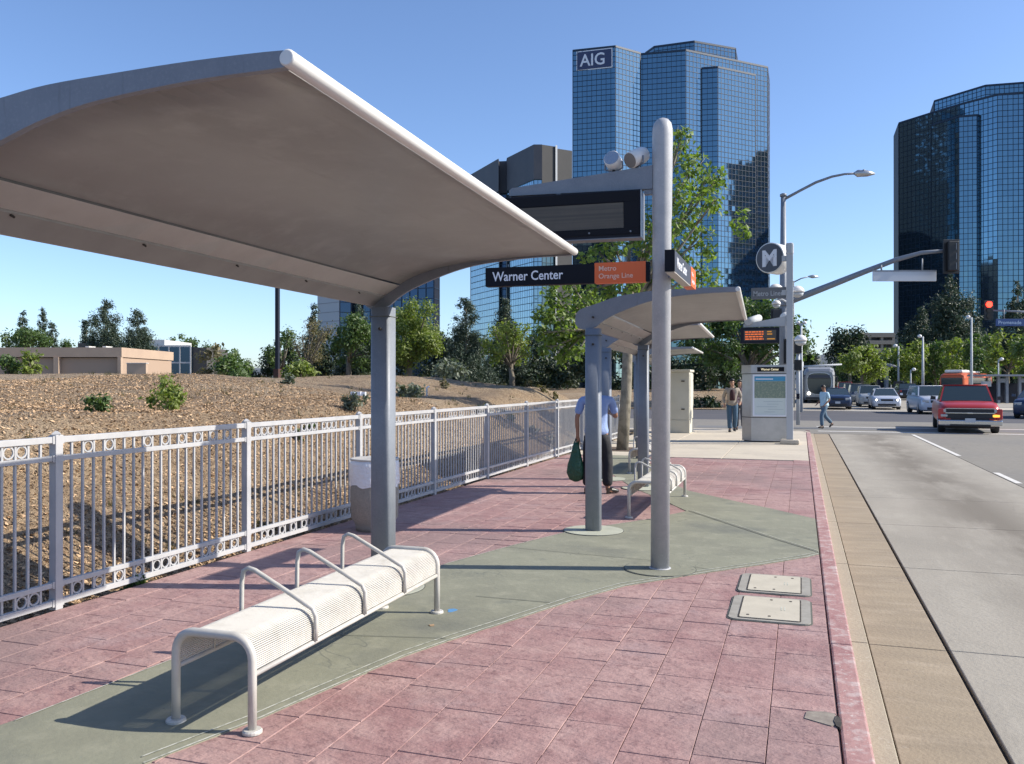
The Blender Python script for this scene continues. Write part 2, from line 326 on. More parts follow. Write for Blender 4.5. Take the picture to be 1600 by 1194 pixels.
# green concrete band (chevron pointing at the curb)
GP = [(-3.9, 1.2), (-3.53, 3.1), (-3.45, 4.09), (-3.25, 5.3), (-2.97, 7.05), (-2.7, 8.0), (-2.39, 8.91), (-2.11, 9.39), (-1.67, 10.11), (-1.35, 10.85),
      (-1.65, 11.48), (-2.47, 13.13), (-3.07, 14.67), (-4.5, 18.3), (-4.5, 18.78), (-3.35, 18.78), (-2.6, 16.2), (-2.0, 13.9), (-1.58, 12.93), (-.74, 11.85), (-.4, 11.47), (.163, 10.72),
      (.163, 8.52), (.06, 8.34), (-.3, 7.9), (-.8, 7.33), (-1.31, 6.7), (-1.59, 6.12), (-1.89, 5.36), (-2.07, 4.92), (-2.2, 4.56), (-2.35, 3.91), (-2.44, 3.49), (-2.61, 2.92), (-3.2, 1.2)]
pr('green_band', GP, -.013, .0045, M['green'], side)
def seam(pts, wd, m, z=.0085, name='score_line', t=.0035):
    bm = bmesh.new(); n = len(pts); L = []; 
    for i, p in enumerate(pts):
        a = Vector(pts[max(i-1, 0)]); b = Vector(pts[min(i+1, n-1)]); d = (b-a).normalized(); q = Vector((-d.y, d.x))*wd/2
        L.append((bm.verts.new((p[0]+q.x, p[1]+q.y, z)), bm.verts.new((p[0]-q.x, p[1]-q.y, z))))
    for i in range(n-1): bm.faces.new((L[i][0], L[i+1][0], L[i+1][1], L[i][1]))
    return new(name, bm, m, side)
M['seamd'] = mat('dark_seam', (.10, .105, .09), .9); M['seaml'] = mat('pale_seam', (.47, .47, .41), .9, var=[(20, (.28, .29, .24), .45, .6)])
edge = [(x-.055, y+.045) for x, y in GP[23:-1]]
seam([(.16, 8.62)]+edge, .010, M['seaml']); seam([(.16, 8.53)]+[(x-.004, y) for x, y in GP[23:-1]], .012, M['seaml'])
seam([(x+.012, y-.01) for x, y in GP[1:9]], .008, M['seaml'])
seam([(-1.33, 10.87), (-.6, 9.72), (-.32, 9.28), (.16, 8.59)], .014, M['seamd']); seam([(-1.29, 10.9), (-.56, 9.75), (-.28, 9.31), (.16, 8.66)], .008, M['seaml'], .0087)
seam([(-2.72, 7.9), (-1.14, 7.7), (-.75, 7.5)], .007, M['seamd']); seam([(-2.3, 6.0), (-1.72, 6.0)], .008, M['seamd']); seam([(-3.2, 4.7), (-2.1, 4.95)], .006, M['seamd']); seam([(-.95, 12.0), (-1.6, 11.4), (-1.95, 12.15)], .008, M['seamd'])
for (cx, cy, r) in ((-1.146, 7.39, .30), (-2.126, 9.08, .32), (-3.09, 6.03, .32), (-3.07, 14.05, .32), (-2.27, 13.0, .32), (-4.4, 23.7, .3)):
    lt('footing', [(r, -.01), (r, .0128), (r-.004, .0135)], M['pale'] if cx != -1.146 else M['green'], side, cx, cy, 36, False)
    lt('footing_joint', [(r+.009, -.01), (r+.009, .0108)], M['seamd'], side, cx, cy, 36, False)
# stamped paving tiles
TL = [.255, .31, .40, .52]; CW = .305; tm = {}
def tile_mesh(L, k):
    bm = bmesh.new(); g = .0014; x0, x1, y0, y1 = g, CW-g, g, L-g; b = .0022
    lo = [(x0, y0), (x1, y0), (x1, y1), (x0, y1)]; hi = [(x0+b, y0+b), (x1-b, y0+b), (x1-b, y1-b), (x0+b, y1-b)]; rr = random.Random(k)
    A = [bm.verts.new((*p, -.02)) for p in lo]; B = [bm.verts.new((*p, -.006)) for p in lo]; C = [bm.verts.new((*p, -.001+rr.uniform(-.0022, .002))) for p in hi]
    ctr = bm.verts.new(((x0+x1)/2+rr.uniform(-.05, .05), (y0+y1)/2, rr.uniform(-.001, .0022)))
    for i in range(4):
        j = (i+1) % 4; bm.faces.new((A[i], A[j], B[j], B[i])); bm.faces.new((B[i], B[j], C[j], C[i])); bm.faces.new((C[i], C[j], ctr))
    me = bpy.data.meshes.new('paving_tile'); bmesh.ops.recalc_face_normals(bm, faces=bm.faces); bm.to_mesh(me); bm.free(); me.materials.append(M['pink']); return me
for i in range(4):
    for k in range(3): tm[i, k] = tile_mesh(TL[i], i*3+k)
tiles = []; rt = random.Random(3)
for c in range(17):
    x0 = .163-CW*(c+1); y = 1.6+rt.uniform(0, .4)
    if x0 < -4.99: continue
    while y < 18.4:
        i = rt.choice((0, 1, 1, 2, 2, 3, 3)); L = TL[i]
        y1 = y+L
        if x0 > -1.22*y-1.0 and CY*y-SY*x0 > 2.9 and not all(inpoly(px, py, GP) for px in (x0, x0+CW) for py in (y, y1)):
            tiles.append((Vector((x0, y)).length, x0, y, i))
        y = y1
tiles.sort()
for (d, x, y, i) in tiles[:295]:
    o = bpy.data.objects.new('paving_tile', tm[i, rt.randrange(3)]); COL.objects.link(o); o.parent = side; o.location = (x, y, rt.uniform(-.0012, .001))
V = []; Fc = []
for (d, x, y, i) in tiles[295:]:
    me = tm[i, rt.randrange(3)]; b0 = len(V); V += [(v.co.x+x, v.co.y+y, v.co.z) for v in me.vertices]; Fc += [tuple(b0+k for k in p.vertices) for p in me.polygons]
stuff(new('paving_tile', (V, Fc), M['pink'], side))
for k in range(8): bx('edge_strip', -4.978, -4.722, -3+2.7*k, -3+2.7*k+2.69, -.1, -.001, M['pink'], side, .004)
# tan slabs beyond the pink area
yy = [18.79+1.36*k for k in range(9)]
for i in range(8):
    for (x0, x1) in ((-4.97, -3.3), (-3.295, -1.6), (-1.595, .163)):
        bx('tan_slab', x0+.004, x1-.004, yy[i]+.006, yy[i+1]-.006 if i < 7 else 29.65, -.1, rnd.uniform(-.002, .001), M['tan'], side, .006)
pl = bx('tree_pit', -4.95, -3.3, 19.9, 21.2, -.05, .006, mat('pit_soil', (.10, .07, .05), .95, bump=[(30, .03)]), side)
M['collar0'] = mat('bare_concrete', (.27, .24, .20), .9, var=[(14, (.20, .17, .145), .4, .6)])
# broken corner of paving at the curb
bm = bmesh.new(); c = gr(1283, 1122); c.x = .136; pts = [(-.10, .06), (-.02, .085), (.03, .07), (.035, -.06), (.01, -.09), (-.05, -.06), (-.11, -.03)]
prism(bm, [(c.x-.01+x, c.y+y) for x, y in pts], -.012, .0035); new('broken_corner', bm, M['collar0'], side)
bm = bmesh.new(); pts = [(0, .07), (.018, .05), (.022, -.02), (.012, -.08), (-.004, -.06), (-.012, 0)]
prism(bm, [(.160+x, c.y-.03+y) for x, y in pts], -.012, .0075); new('chipped_hole', bm, M['tar'], side)
# litter: blue paint mark and small leaf
lp = gr(706, 955); bm = bmesh.new(); prism(bm, [(lp.x+.03*math.cos(a)*(1+.4*math.sin(3*a)), lp.y+.05*math.sin(a)) for a in [k*.6 for k in range(10)]], .005, .0062)
new('paint_mark', bm, mat('blue_spray_paint', (.08, .22, .42), .8), side)
lf = gr(674, 979); bm = bmesh.new(); prism(bm, [(lf.x-.02, lf.y), (lf.x, lf.y-.015), (lf.x+.022, lf.y), (lf.x+.005, lf.y+.03)], .0045, .01)
tag(new('fallen_leaf', bm, M['chip']), 'small pale dry leaf on the green concrete by the bench', 'leaf')
# utility covers
M['collar'] = mat('cover_collar_concrete', (.30, .285, .25), .8, var=[(9, (.24, .225, .195), .4, .65)])
def cover(x0, x1, y0, y1, lab):
    t = thing('utility_cover', lab, 'utility cover', ((x0+x1)/2, (y0+y1)/2, 0), 0, 'utility covers in the pink paving')
    W, H = (x1-x0)/2, (y1-y0)/2
    def rr(w, h, r): return [(sx*(w-r)+r*math.cos(a), sy*(h-r)+r*math.sin(a)) for sx, sy, a0 in ((1, 1, 0), (-1, 1, 90), (-1, -1, 180), (1, -1, 270)) for a in [R(a0+k*22.5) for k in range(5)]]
    pr('joint_gap', rr(W+.012, H+.012, .07), -.01, .0045, M['seamd'], t)
    pr('collar', rr(W, H, .06), -.01, .010, M['collar'], t)
    pr('recess', rr(W-.062, H-.035, .02), 0, .0125, M['tar'], t)
    l = pr('lid', rr(W-.072, H-.043, .02), 0, .0155, M['pale_lid'], t)
    for sx, sy in ((-.8, -.82), (.0, -.82), (0, .82), (.75, .8)):
        pr('bolt_recess', [(sx*(W-.09)+.011*math.cos(k), sy*(H-.06)+.015*math.sin(k)) for k in [j*.785 for j in range(8)]], .012, .0168, M['tar'], l)
    for k in range(2): pr('stamp_mark', [(.07+.022*k, -.05), (.078+.022*k, -.05), (.078+.022*k, .05), (.07+.022*k, .05)], .012, .0165, M['seaml'], l)
    return t
M['pale_lid'] = mat('cream_polymer_lid', (.47, .43, .345), .8, var=[(6, (.41, .375, .30), .4, .7), (40, (.31, .285, .23), .62, .75)])
cover(-.46, .07, 6.79, 7.44, 'farther pale utility cover, the one touching the green concrete band')
cover(-.47, .065, 5.98, 6.66, 'nearer pale utility cover, the one closer to the camera in the pink paving')
# ---------------------------------------------------------------- mulch mound
def mz(x, y):
    t = -(x+5.06)
    wd = 10-6.0*sm((y-6)/18)
    z = -.1+.35*sm(t/1.3)+.98*sm((t-.7)/2.2)+.42*sm((t-3)/wd)
    z += .22*math.exp(-((x+17)/6)**2-((y-21)/6)**2)
    z += .22*math.exp(-((x+9)/3)**2-((y-25)/3)**2)-.12*math.exp(-((x+13)/2.5)**2-((y-26.5)/2)**2)
    z += sm(t/2)*(.16*noise.noise(Vector((x*.22, y*.22, 3)))+.05*noise.noise(Vector((x*.9, y*.9, 7)))+.02*noise.noise(Vector((x*2.6, y*2.6, 1))))
    return z*sm((29.6-y)/2.6)-.1*(1-sm((29.6-y)/2.6))
xs = [-5.06-.16*k for k in range(60)]+[-14.7-.5*k for k in range(70)]+[-50-3*k for k in range(10)]
ysx = [-3+.2*k for k in range(163)]
V = [(x, y, mz(x, y)) for x in xs for y in ysx]; n = len(ysx)
Fc = [(i*n+j, i*n+j+1, (i+1)*n+j+1, (i+1)*n+j) for i in range(len(xs)-1) for j in range(n-1)]
struct(new('mulch_mound', (V, Fc), M['mulch'], smooth=True), 'bark mulch mound behind the fence')
struct(bx('mound_edge', -60, -5.0, 29.62, 29.79, -.4, -.02, M['tan']), 'concrete edging along the far foot of the mulch mound')
bx('fence_footing', -5.055, -4.985, -6, 29.6, -.4, -.03, M['tan'], side)
# loose bark chips (uncountable)
V = []; Fc = []; rc = random.Random(11)
for k in range(80000):
    t = rc.random()**1.9*11; x = -5.1-t; y = rc.uniform(2.0, 17)
    if x < -1.35*y-1 or y > 24: continue
    z = mz(x, y)+.004; a = rc.uniform(0, 6.28); l = rc.uniform(.008, .03); wv = l*rc.uniform(.25, .5)
    ux, uy = math.cos(a)*l, math.sin(a)*l; vx, vy = -math.sin(a)*wv, math.cos(a)*wv; tz = rc.uniform(-.012, .018); tw = rc.uniform(-.01, .01); b0 = len(V)
    V += [(x-ux, y-uy, z), (x+vx, y+vy, z+.006+tw), (x+ux, y+uy, z+max(tz, 0)+.008), (x-vx, y-vy, z+.008-tw)]; Fc.append((b0, b0+1, b0+2, b0+3))
stuff(new('bark_chips', (V, Fc), M['chip']), 'loose bark chips scattered over the mound')
# dry weeds and twigs nobody could count
V = []; Fc = []
for k in range(420):
    x = -5.3-rc.random()**1.2*20; y = rc.uniform(3, 28.5)
    if x < -1.35*y-1: continue
    z = mz(x, y)
    for j in range(9):
        a = rc.uniform(0, 6.28); h = rc.uniform(.03, .13); l = rc.uniform(.01, .09); b0 = len(V); bx_, by_ = x+rc.uniform(-.05, .05), y+rc.uniform(-.05, .05)
        V += [(bx_-.006, by_, z-.01), (bx_+.006, by_, z-.01), (bx_+math.cos(a)*l, by_+math.sin(a)*l, z+h)]; Fc.append((b0, b0+1, b0+2))
stuff(new('dry_weeds', (V, Fc), M['leaf_dry']), 'small dry weeds and twigs over the mulch')
# far bank beyond the cross street
def fz(x, y): return -.12+1.15*sm((y-60)/16)+.12*noise.noise(Vector((x*.15, y*.15, 9)))
V = [(-5-2*i, 58.5+1.5*j, fz(-5-2*i, 58.5+1.5*j)) for i in range(50) for j in range(24)]
struct(new('far_bank', (V, [(i*24+j, i*24+j+1, (i+1)*24+j+1, (i+1)*24+j) for i in range(49) for j in range(23)]), M['mulch'], smooth=True), 'bare mulch bank across the street')
# hills
V = []; Fc = []
nH = 120
for i in range(nH+1):
    u = -900+i*32; d = 3600
    h = 18+55*math.exp(-((u-1295)/55.)**2)+40*sm((1150-u)/900)+25*noise.noise(Vector((u*.006, 2, 0)))+45*math.exp(-((u-1500)/120.)**2)
    h += 22*math.exp(-((u-1310)/28.)**2)
    p0 = at(u, d-900); p1 = at(u, d); p2 = at(u, d+900)
    V += [(p0.x, p0.y, -3), (p1.x, p1.y, max(h, 8)*1.45), (p2.x, p2.y, -3)]
for i in range(nH):
    a = i*3; Fc += [(a, a+1, a+4, a+3), (a+1, a+2, a+5, a+4)]
struct(new('hills', (V, Fc), M['hill'], smooth=True), 'low hills on the horizon, tinted blue for haze')
# ---------------------------------------------------------------- shelters
PROF_T = [(-.19, 2.30), (-.175, 2.36), (-.12, 2.405), (.016, 2.448), (.247, 2.522), (.45, 2.555), (.627, 2.577), (.9, 2.588), (1.19, 2.595), (1.50, 2.592), (1.54, 2.575)]
PROF_B = [(-.19, 2.24), (-.15, 2.20), (-.08, 2.18), (.03, 2.205), (.11, 2.265), (.23, 2.332), (.43, 2.41), (.627, 2.47), (.84, 2.508), (1.19, 2.535), (1.50, 2.541), (1.54, 2.557)]
def smooth_prof(P, k=4):
    out = []
    for i in range(len(P)-1):
        p0, p1, p2, p3 = P[max(i-1, 0)], P[i], P[i+1], P[min(i+2, len(P)-1)]
        for j in range(k):
            t = j/k; out.append(tuple(.5*((2*p1[c])+(-p0[c]+p2[c])*t+(2*p0[c]-5*p1[c]+4*p2[c]-p3[c])*t*t+(-p0[c]+3*p1[c]-3*p2[c]+p3[c])*t**3) for c in (0, 1)))
    return out+[P[-1]]
PROF_T = smooth_prof(PROF_T); PROF_B = smooth_prof(PROF_B)
def shelter(x, y, ang, L, lab):
    t = thing('bus_shelter', lab, 'bus shelter', (x, y, 0), ang, 'cantilevered white bus shelters')
    for k in (0, 1):
        yy_ = k*L
        bm = bmesh.new(); s0, s1 = (yy_-.05, yy_-.022) if k == 0 else (yy_+.022, yy_+.05)
        poly = [p_ for p_ in PROF_T if p_[0] < 1.51]+[(1.515, 2.588), (1.515, 2.545)]+[p_ for p_ in PROF_B if p_[0] < 1.51][::-1]
        a = [bm.verts.new((p[0], s0, p[1])) for p in poly]; b = [bm.verts.new((p[0], s1, p[1])) for p in poly]
        bm.faces.new(a); bm.faces.new(b[::-1])
        for i in range(len(poly)): bm.faces.new((a[i], b[i], b[(i+1) % len(poly)], a[(i+1) % len(poly)]))
        new('end_rib', bm, M['galv'], t)
        bm = bmesh.new(); pts = []
        for j in range(24):                                   # rounded-rectangle post section
            an = 2*math.pi*j/24; cx, cy = math.cos(an), math.sin(an)
            pts.append((.082*math.copysign(abs(cx)**.4, cx), yy_+.078*math.copysign(abs(cy)**.4, cy)))
        prism(bm, pts, 0.0, 2.19)
        p = new('post', bm, M['galv'], t)
        for q in p.data.polygons: q.use_smooth = len(q.vertices) == 4
        for z in (2.02, 2.31):
            tb('bolt', [(.01, yy_-.093, z), (.01, yy_-.06, z)], .012, M['tar'], t, 8)
        bm = bmesh.new(); box(bm, -.085, .085, yy_-.081, yy_+.081, 2.115, 2.12); new('post_seam', bm, M['seamd'], p)
    # shell: top, soffit, strip, beam
    y0, y1 = -.021, L+.021
    def sheet(name, pr_, m, th, smooth=True):
        bm = bmesh.new(); n_ = 14; rows = []
        for (px, pz) in pr_: rows.append([bm.verts.new((px, y0+(y1-y0)*i/n_, pz)) for i in range(n_+1)])
        for a_, b_ in zip(rows[:-1], rows[1:]):
            for i in range(n_): bm.faces.new((a_[i], a_[i+1], b_[i+1], b_[i]))
        bmesh.ops.solidify(bm, geom=bm.faces[:], thickness=th)
        return new(name, bm, m, t, smooth)
    sheet('roof_shell', [(x_, z_-.012) for x_, z_ in PROF_T[8:-2]], M['roof'], .006)
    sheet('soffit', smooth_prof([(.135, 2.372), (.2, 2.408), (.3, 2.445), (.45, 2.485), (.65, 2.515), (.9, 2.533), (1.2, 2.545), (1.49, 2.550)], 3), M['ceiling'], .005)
    sheet('light_strip', [(.004, 2.288), (.128, 2.362)], M['diffuser'], .004)
    bm = bmesh.new(); poly = [(-.19, 2.30), (-.12, 2.395), (-.02, 2.42), (0, 2.292), (-.004, 2.278), (-.10, 2.208), (-.16, 2.215)]
    a = [bm.verts.new((p[0], y0, p[1])) for p in poly]; b = [bm.verts.new((p[0], y1, p[1])) for p in poly]; bm.faces.new(a); bm.faces.new(b[::-1])
    for i in range(len(poly)): bm.faces.new((a[i], b[i], b[(i+1) % 7], a[(i+1) % 7]))
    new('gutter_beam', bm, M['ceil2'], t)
    tb('front_edge_tube', [(1.515, y0-.034, 2.568), (1.515, y0-.028, 2.568), (1.515, y1+.028, 2.568), (1.515, y1+.034, 2.568)], [.021, .027, .027, .021], M['roof'], t, 16)
    for k in range(5): tb('strip_clip', [(-.01, .4+k*(L-.8)/4, 2.272), (-.01, .4+k*(L-.8)/4+.02, 2.265)], .005, M['tar'], t, 6)
    return t
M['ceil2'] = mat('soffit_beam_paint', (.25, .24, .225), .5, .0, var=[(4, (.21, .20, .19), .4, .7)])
A0 = R(1.9)
shelter(-3.09+3.83*math.sin(A0), 6.03-3.83*math.cos(A0), A0, 3.83, 'nearest bus shelter, its big white curved roof filling the upper left of the view')
shelter(-2.126, 9.08, R(2.4), 4.1, 'second bus shelter, standing just past the tall sign pole')
shelter(-3.07, 14.05, R(2.4), 4.1, 'third bus shelter, whose roof shows below the second one')
shelter(-4.3, 23.6, R(2.4), 4.1, 'farthest bus shelter, by the cream cabinet')
# ---------------------------------------------------------------- benches
def bench_proto():
    t = thing('bench', '', 'bench', (0, 0, 0), 0, 'white metal benches under the shelters')
    Lb, W, H, r = 2.15, .21, .435, .10
    def sect(off=0.0, lo=.265):
        pts = [(-W-off, lo)]
        for k in range(7): a = math.pi-k/6*math.pi/2; pts.append((-W+r+(r+off)*math.cos(a), H-r+(r+off)*math.sin(a)))
        for k in range(7): a = math.pi/2-k/6*math.pi/2; pts.append((W-r+(r+off)*math.cos(a), H-r+(r+off)*math.sin(a)))
        return pts+[(W+off, lo)]
    for y in (0, Lb):
        pts = [(x, y, z) for x, z in sect(0, .02)]
        tb('end_frame', pts, .021, M['bench'], t, 10)
        for sx in (-W, W): lt('foot_plate', [(.046, 0.004), (.046, .014), (.040, .021)], M['bench'], t, sx, y, 18, False)
    for sx in (-W, W): tb('side_rail', [(sx, 0, .265), (sx, Lb, .265)], .0135, M['bench'], t, 8)
    # mesh seat of longitudinal wires on cross ribs
    sc = sect(-.004, .28); L = [0]
    for a, b in zip(sc[:-1], sc[1:]): L.append(L[-1]+math.dist(a, b))
    nW = 66; bm = bmesh.new()
    for k in range(nW):
        s_ = L[-1]*(k+.5)/nW; i = max(j for j in range(len(L)-1) if L[j] <= s_); f = (s_-L[i])/(L[i+1]-L[i])
        x = sc[i][0]+(sc[i+1][0]-sc[i][0])*f; z = sc[i][1]+(sc[i+1][1]-sc[i][1])*f
        tube(bm, [(x, .015, z), (x, Lb-.015, z)], .0042, 6, False)
    stuff(new('seat_wires', bm, M['bench'], t, True))
    bm = bmesh.new()
    for k in range(1, 8): tube(bm, [(x*.965, Lb*k/8, z-.009) for x, z in sc], .004, 5)
    stuff(new('seat_ribs', bm, M['bench'], t, True))
    for k in (1, 2, 3):
        y = Lb*k/4-.01
        pts = [(-W-.014, y, .28), (-W-.014, y, .40), (-W-.012, y, .55), (-W-.002, y, .605), (-W+.03, y, .622), (-W+.07, y, .612), (.10, y, .492), (W-.035, y, .452), (W-.005, y, .437), (W+.014, y, .40), (W+.016, y, .34), (W+.012, y, .275)]
        tb('armrest', pts, .0125, M['bench'], t, 8)
    return t
B = bench_proto()
for i, (x, y, a, lab) in enumerate(((-2.585, 3.335, R(.6), 'nearest white mesh bench, standing under the big near roof'),
                                    (-1.72, 10.08, R(1), 'second white bench, half hidden behind the tall sign pole'),
                                    (-2.66, 15.05, R(1), 'farthest white bench, just behind the second one'))):
    o = B if i == 0 else copy_tree(B)
    o.location = (x, y, .0); o.rotation_euler = (0, 0, a); o['label'] = lab
# ---------------------------------------------------------------- fence
ft = thing('metal_fence', 'long pale metal picket fence with rows of rings beside the mulch mound', 'fence', (-5.0, 0, 0))
PY = [.33+2.2*k for k in range(12)]
def shared(name, me, loc, parent):
    o = bpy.data.objects.new(name, me); COL.objects.link(o); o.parent = parent; o.location = loc; return o
bm = bmesh.new(); box(bm, -.032, .032, -.032, .032, 0, 1.235, .004); lathe(bm, [(.040, 1.236), (.040, 1.243), (.012, 1.262)], 0, 0, 4); pm = bpy.data.meshes.new('post'); bmesh.ops.recalc_face_normals(bm, faces=bm.faces); bm.to_mesh(pm); bm.free(); pm.materials.append(M['fence'])
bm = bmesh.new(); box(bm, -.008, .008, -.008, .008, .06, 1.19); km = bpy.data.meshes.new('picket'); bmesh.ops.recalc_face_normals(bm, faces=bm.faces); bm.to_mesh(km); bm.free(); km.materials.append(M['fence'])
bm = bmesh.new(); N1 = 18; prof = [(.045, -.005), (.045, .005), (.034, .005), (.034, -.005)]; RG = []
for k in range(N1):
    a = 2*math.pi*k/N1; RG.append([bm.verts.new((q, r_*math.cos(a), r_*math.sin(a))) for r_, q in prof])
for k in range(N1):
    for j in range(4): bm.faces.new((RG[k][j], RG[(k+1) % N1][j], RG[(k+1) % N1][(j+1) % 4], RG[k][(j+1) % 4]))
rgm = bpy.data.meshes.new('ring'); bmesh.ops.recalc_face_normals(bm, faces=bm.faces); bm.to_mesh(rgm); bm.free(); rgm.materials.append(M['fence'])
for y in PY: shared('post', pm, (0, y, 0), ft)
rp = random.Random(5); nring = 0; TOPP = {2: (1, 3, 7, 9, 11, 13, 15, 17), 3: (0, 1, 2, 4, 5, 6, 8, 9, 10, 12, 13, 14, 16, 18)}
BOTP = {2: (0, 2, 4, 6, 8, 9, 10, 12, 14, 15, 16, 18, 19), 3: (1, 2, 4, 6, 8, 9, 10, 13, 14, 16, 17)}
for i in range(len(PY)-1):
    a, b = PY[i]+.033, PY[i+1]-.033
    for z, h in ((1.20, .022), (1.068, .018), (.178, .018), (.05, .020)):
        bx('rail', -.019, .019, a, b, z-h, z+h, M['fence'], ft, .003)
        for e in (a+.004, b-.004): bx('bracket', -.024, .024, e-.012, e+.012, z-h-.006, z+h+.006, M['fence'], ft)
    st = (b-a)/21
    for k in range(20): shared('picket', km, (0, a+st*(k+1), 0), ft)
    tp = TOPP.get(i) or [k for k in range(19) if rp.random() < .55]; bp = BOTP.get(i) or [k for k in range(19) if rp.random() < .5]
    for (ps, z) in ((tp, 1.134), (bp, .114)):
        for k in ps:
            if nring < 290 and k < 19: shared('ring', rgm, (0, a+st*(k+1.5), z), ft); nring += 1
# ---------------------------------------------------------------- tall sign pole with signs
PX, PYY = -1.146, 7.39; ang = R(2.1)
sp = thing('sign_pole', 'tall round grey steel pole with a domed top carrying the station signs', 'pole', (PX, PYY, 0)); sp.rotation_euler = (0, R(.35), ang)
lt('post', [(.080, 0.0), (.080, 3.0), (.084, 3.02), (.088, 3.72), (.086, 3.78), (.075, 3.83), (.05, 3.862), (.02, 3.875)], M['pole'], sp, 0, 0, 32)
lt('base_ring', [(.093, .0125), (.093, .018), (.081, .022)], M['pole'], sp, 0, 0, 32)
bm = bmesh.new()
pts = [(-.078, 3.47), (-.40, 3.435), (-1.33, 3.345), (-1.36, 3.325), (-1.36, 3.275), (-.30, 3.268), (-.078, 3.268)]
a = [bm.verts.new((x, -.045, z)) for x, z in pts]; b = [bm.verts.new((x, .045, z)) for x, z in pts]; bm.faces.new(a); bm.faces.new(b[::-1])
for i in range(len(pts)): bm.faces.new((a[i], b[i], b[(i+1) % len(pts)], a[(i+1) % len(pts)]))
new('tapered_arm', bm, M['galv'], sp)
bx('clamp', -.15, -.082, -.03, .03, 3.225, 3.265, M['galv'], sp)
md = thing('message_display', 'black electronic message display hanging under the arm of the tall pole, screen dark', 'display', (PX, PYY, 0), ang)
bm = bmesh.new(); 
sec = [(-.10, 3.258), (.12, 3.258), (.09, 2.86), (-.065, 2.86)]
a = [bm.verts.new((-1.46, y, z)) for y, z in sec]; b = [bm.verts.new((-.155, y, z)) for y, z in sec]; bm.faces.new(a); bm.faces.new(b[::-1])
for i in range(4): bm.faces.new((a[i], b[i], b[(i+1) % 4], a[(i+1) % 4]))
new('housing', bm, M['dark'], md)
def onface(x, z, o=0): # front face of display
    f = (3.258-z)/(3.258-2.86); return (x, -.10+.035*f-o, z)
def facequad(name, x0, x1, z0, z1, m, off, par):
    bm = bmesh.new(); q = [onface(x0, z0, off), onface(x1, z0, off), onface(x1, z1, off), onface(x0, z1, off)]; q2 = [onface(x0, z0, -.002), onface(x1, z0, -.002), onface(x1, z1, -.002), onface(x0, z1, -.002)]
    a = [bm.verts.new(p) for p in q]; b = [bm.verts.new(p) for p in q2]; bm.faces.new(a); bm.faces.new(b[::-1])
    for i in range(4): bm.faces.new((a[i], b[i], b[(i+1) % 4], a[(i+1) % 4]))
    return new(name, bm, m, par)
facequad('screen', -1.36, -.30, 2.94, 3.155, M['screen'], .004, md)
for nm, q in (('bezel', (-1.44, -.165, 3.16, 3.245)), ('bezel', (-1.44, -.165, 2.885, 2.935)), ('bezel', (-.295, -.165, 2.936, 3.159)), ('bezel', (-1.44, -1.365, 2.936, 3.159))): facequad(nm, q[0], q[1], q[2], q[3], M['black'], .012, md)
for x in (-1.3, -.95, -.6, -.24): tb('screw', [onface(x, 2.905, .012), onface(x, 2.905, .02)], .008, M['galv'], md, 8)
bx('drip_trim', -1.46, -.155, -.068, .088, 2.85, 2.858, M['galv'], md)
bx('end_trim', -.153, -.145, -.09, .115, 2.85, 3.255, M['steel'], md)
for y in (-.06, .06): bx('hanger', -.9, -.86, y-.01, y+.01, 3.258, 3.27, M['galv'], md)
# drum shaped loudspeakers
def drum(name, loc, ax, r, L, lab, m, mface):
    t = thing(name, lab, 'loudspeaker', loc, 0, 'drum loudspeakers on the sign pole arm')
    ax = Vector(ax).normalized(); q = ax.to_track_quat('Z', 'Y').to_matrix().to_4x4()
    for nm, pf, mm in (('drum', [(r*.9, -L/2), (r, -L/2+.015), (r, L/2), (r*.93, L/2+.003)], m), ('grille', [(r*.9, L/2+.004), (r*.9, L/2+.008)], mface), ('back_cap', [(r*.88, -L/2-.012), (r*.88, -L/2-.002)], m)):
        o = lt(nm, pf, mm, t, 0, 0, 24); o.data.transform(q)
    tb('stem', [(0, 0, -r*.6), (0, 0, -r-.045)], .014, M['tar'], t, 8)
    bm = bmesh.new(); s_ = Vector((0, 0, 1)).cross(ax).normalized()
    tube(bm, [s_*(r+.006), s_*(r+.01)-Vector((0, 0, r*.8)), Vector((0, 0, -r-.02)), -s_*(r+.01)-Vector((0, 0, r*.8)), -s_*(r+.006)], .008, 6); new('yoke', bm, M['galv'], t)
    return t
p = at(959, 7.50, 3.535); drum('loudspeaker', p, (-.1, -.9, .30), .072, .13, 'left drum loudspeaker on the arm, turned to the camera and shiny', M['lens'], mat('mirror_face', (.6, .6, .6), .12, .85))
p = at(995, 7.42, 3.555); drum('loudspeaker', p, (-.55, -.75, -.45), .072, .17, 'right drum loudspeaker, grey front tilted down, next to the pole', M['lens'], mat('grey_grille', (.20, .18, .165), .7))
# station sign facing the camera
s1 = thing('station_sign', 'black and orange Warner Center sign facing the camera, left of the pole', 'sign', (PX, PYY, 0), ang)
bx('blade', -1.565, -.085, -.045, .045, 2.475, 2.645, M['black'], s1, .003)
bx('line_panel', -.56, -.115, -.049, .049, 2.473, 2.650, M['orange'], s1, .002)
F0 = lambda x, z, y=-.047: frame((x, y, z), (1, 0, 0), (0, 0, 1))
text('lettering', 'Warner Center', .118, F0(-1.495, 2.522), M['letter'], s1, xs=.86)
text('lettering', 'Metro', .062, F0(-.525, 2.578, -.051), mat('pale_orange_letters', (.80, .50, .38), .5), s1)
text('lettering', 'Orange Line', .062, F0(-.525, 2.512, -.051), mat('pale_orange_letters', (.80, .50, .38), .5), s1, xs=.97)
for x, h in ((-1.36, .03), (-.5, .03)): tb('lug', [(x, 0, 2.645), (x, 0, 2.645+h)], .006, M['galv'], s1, 6)
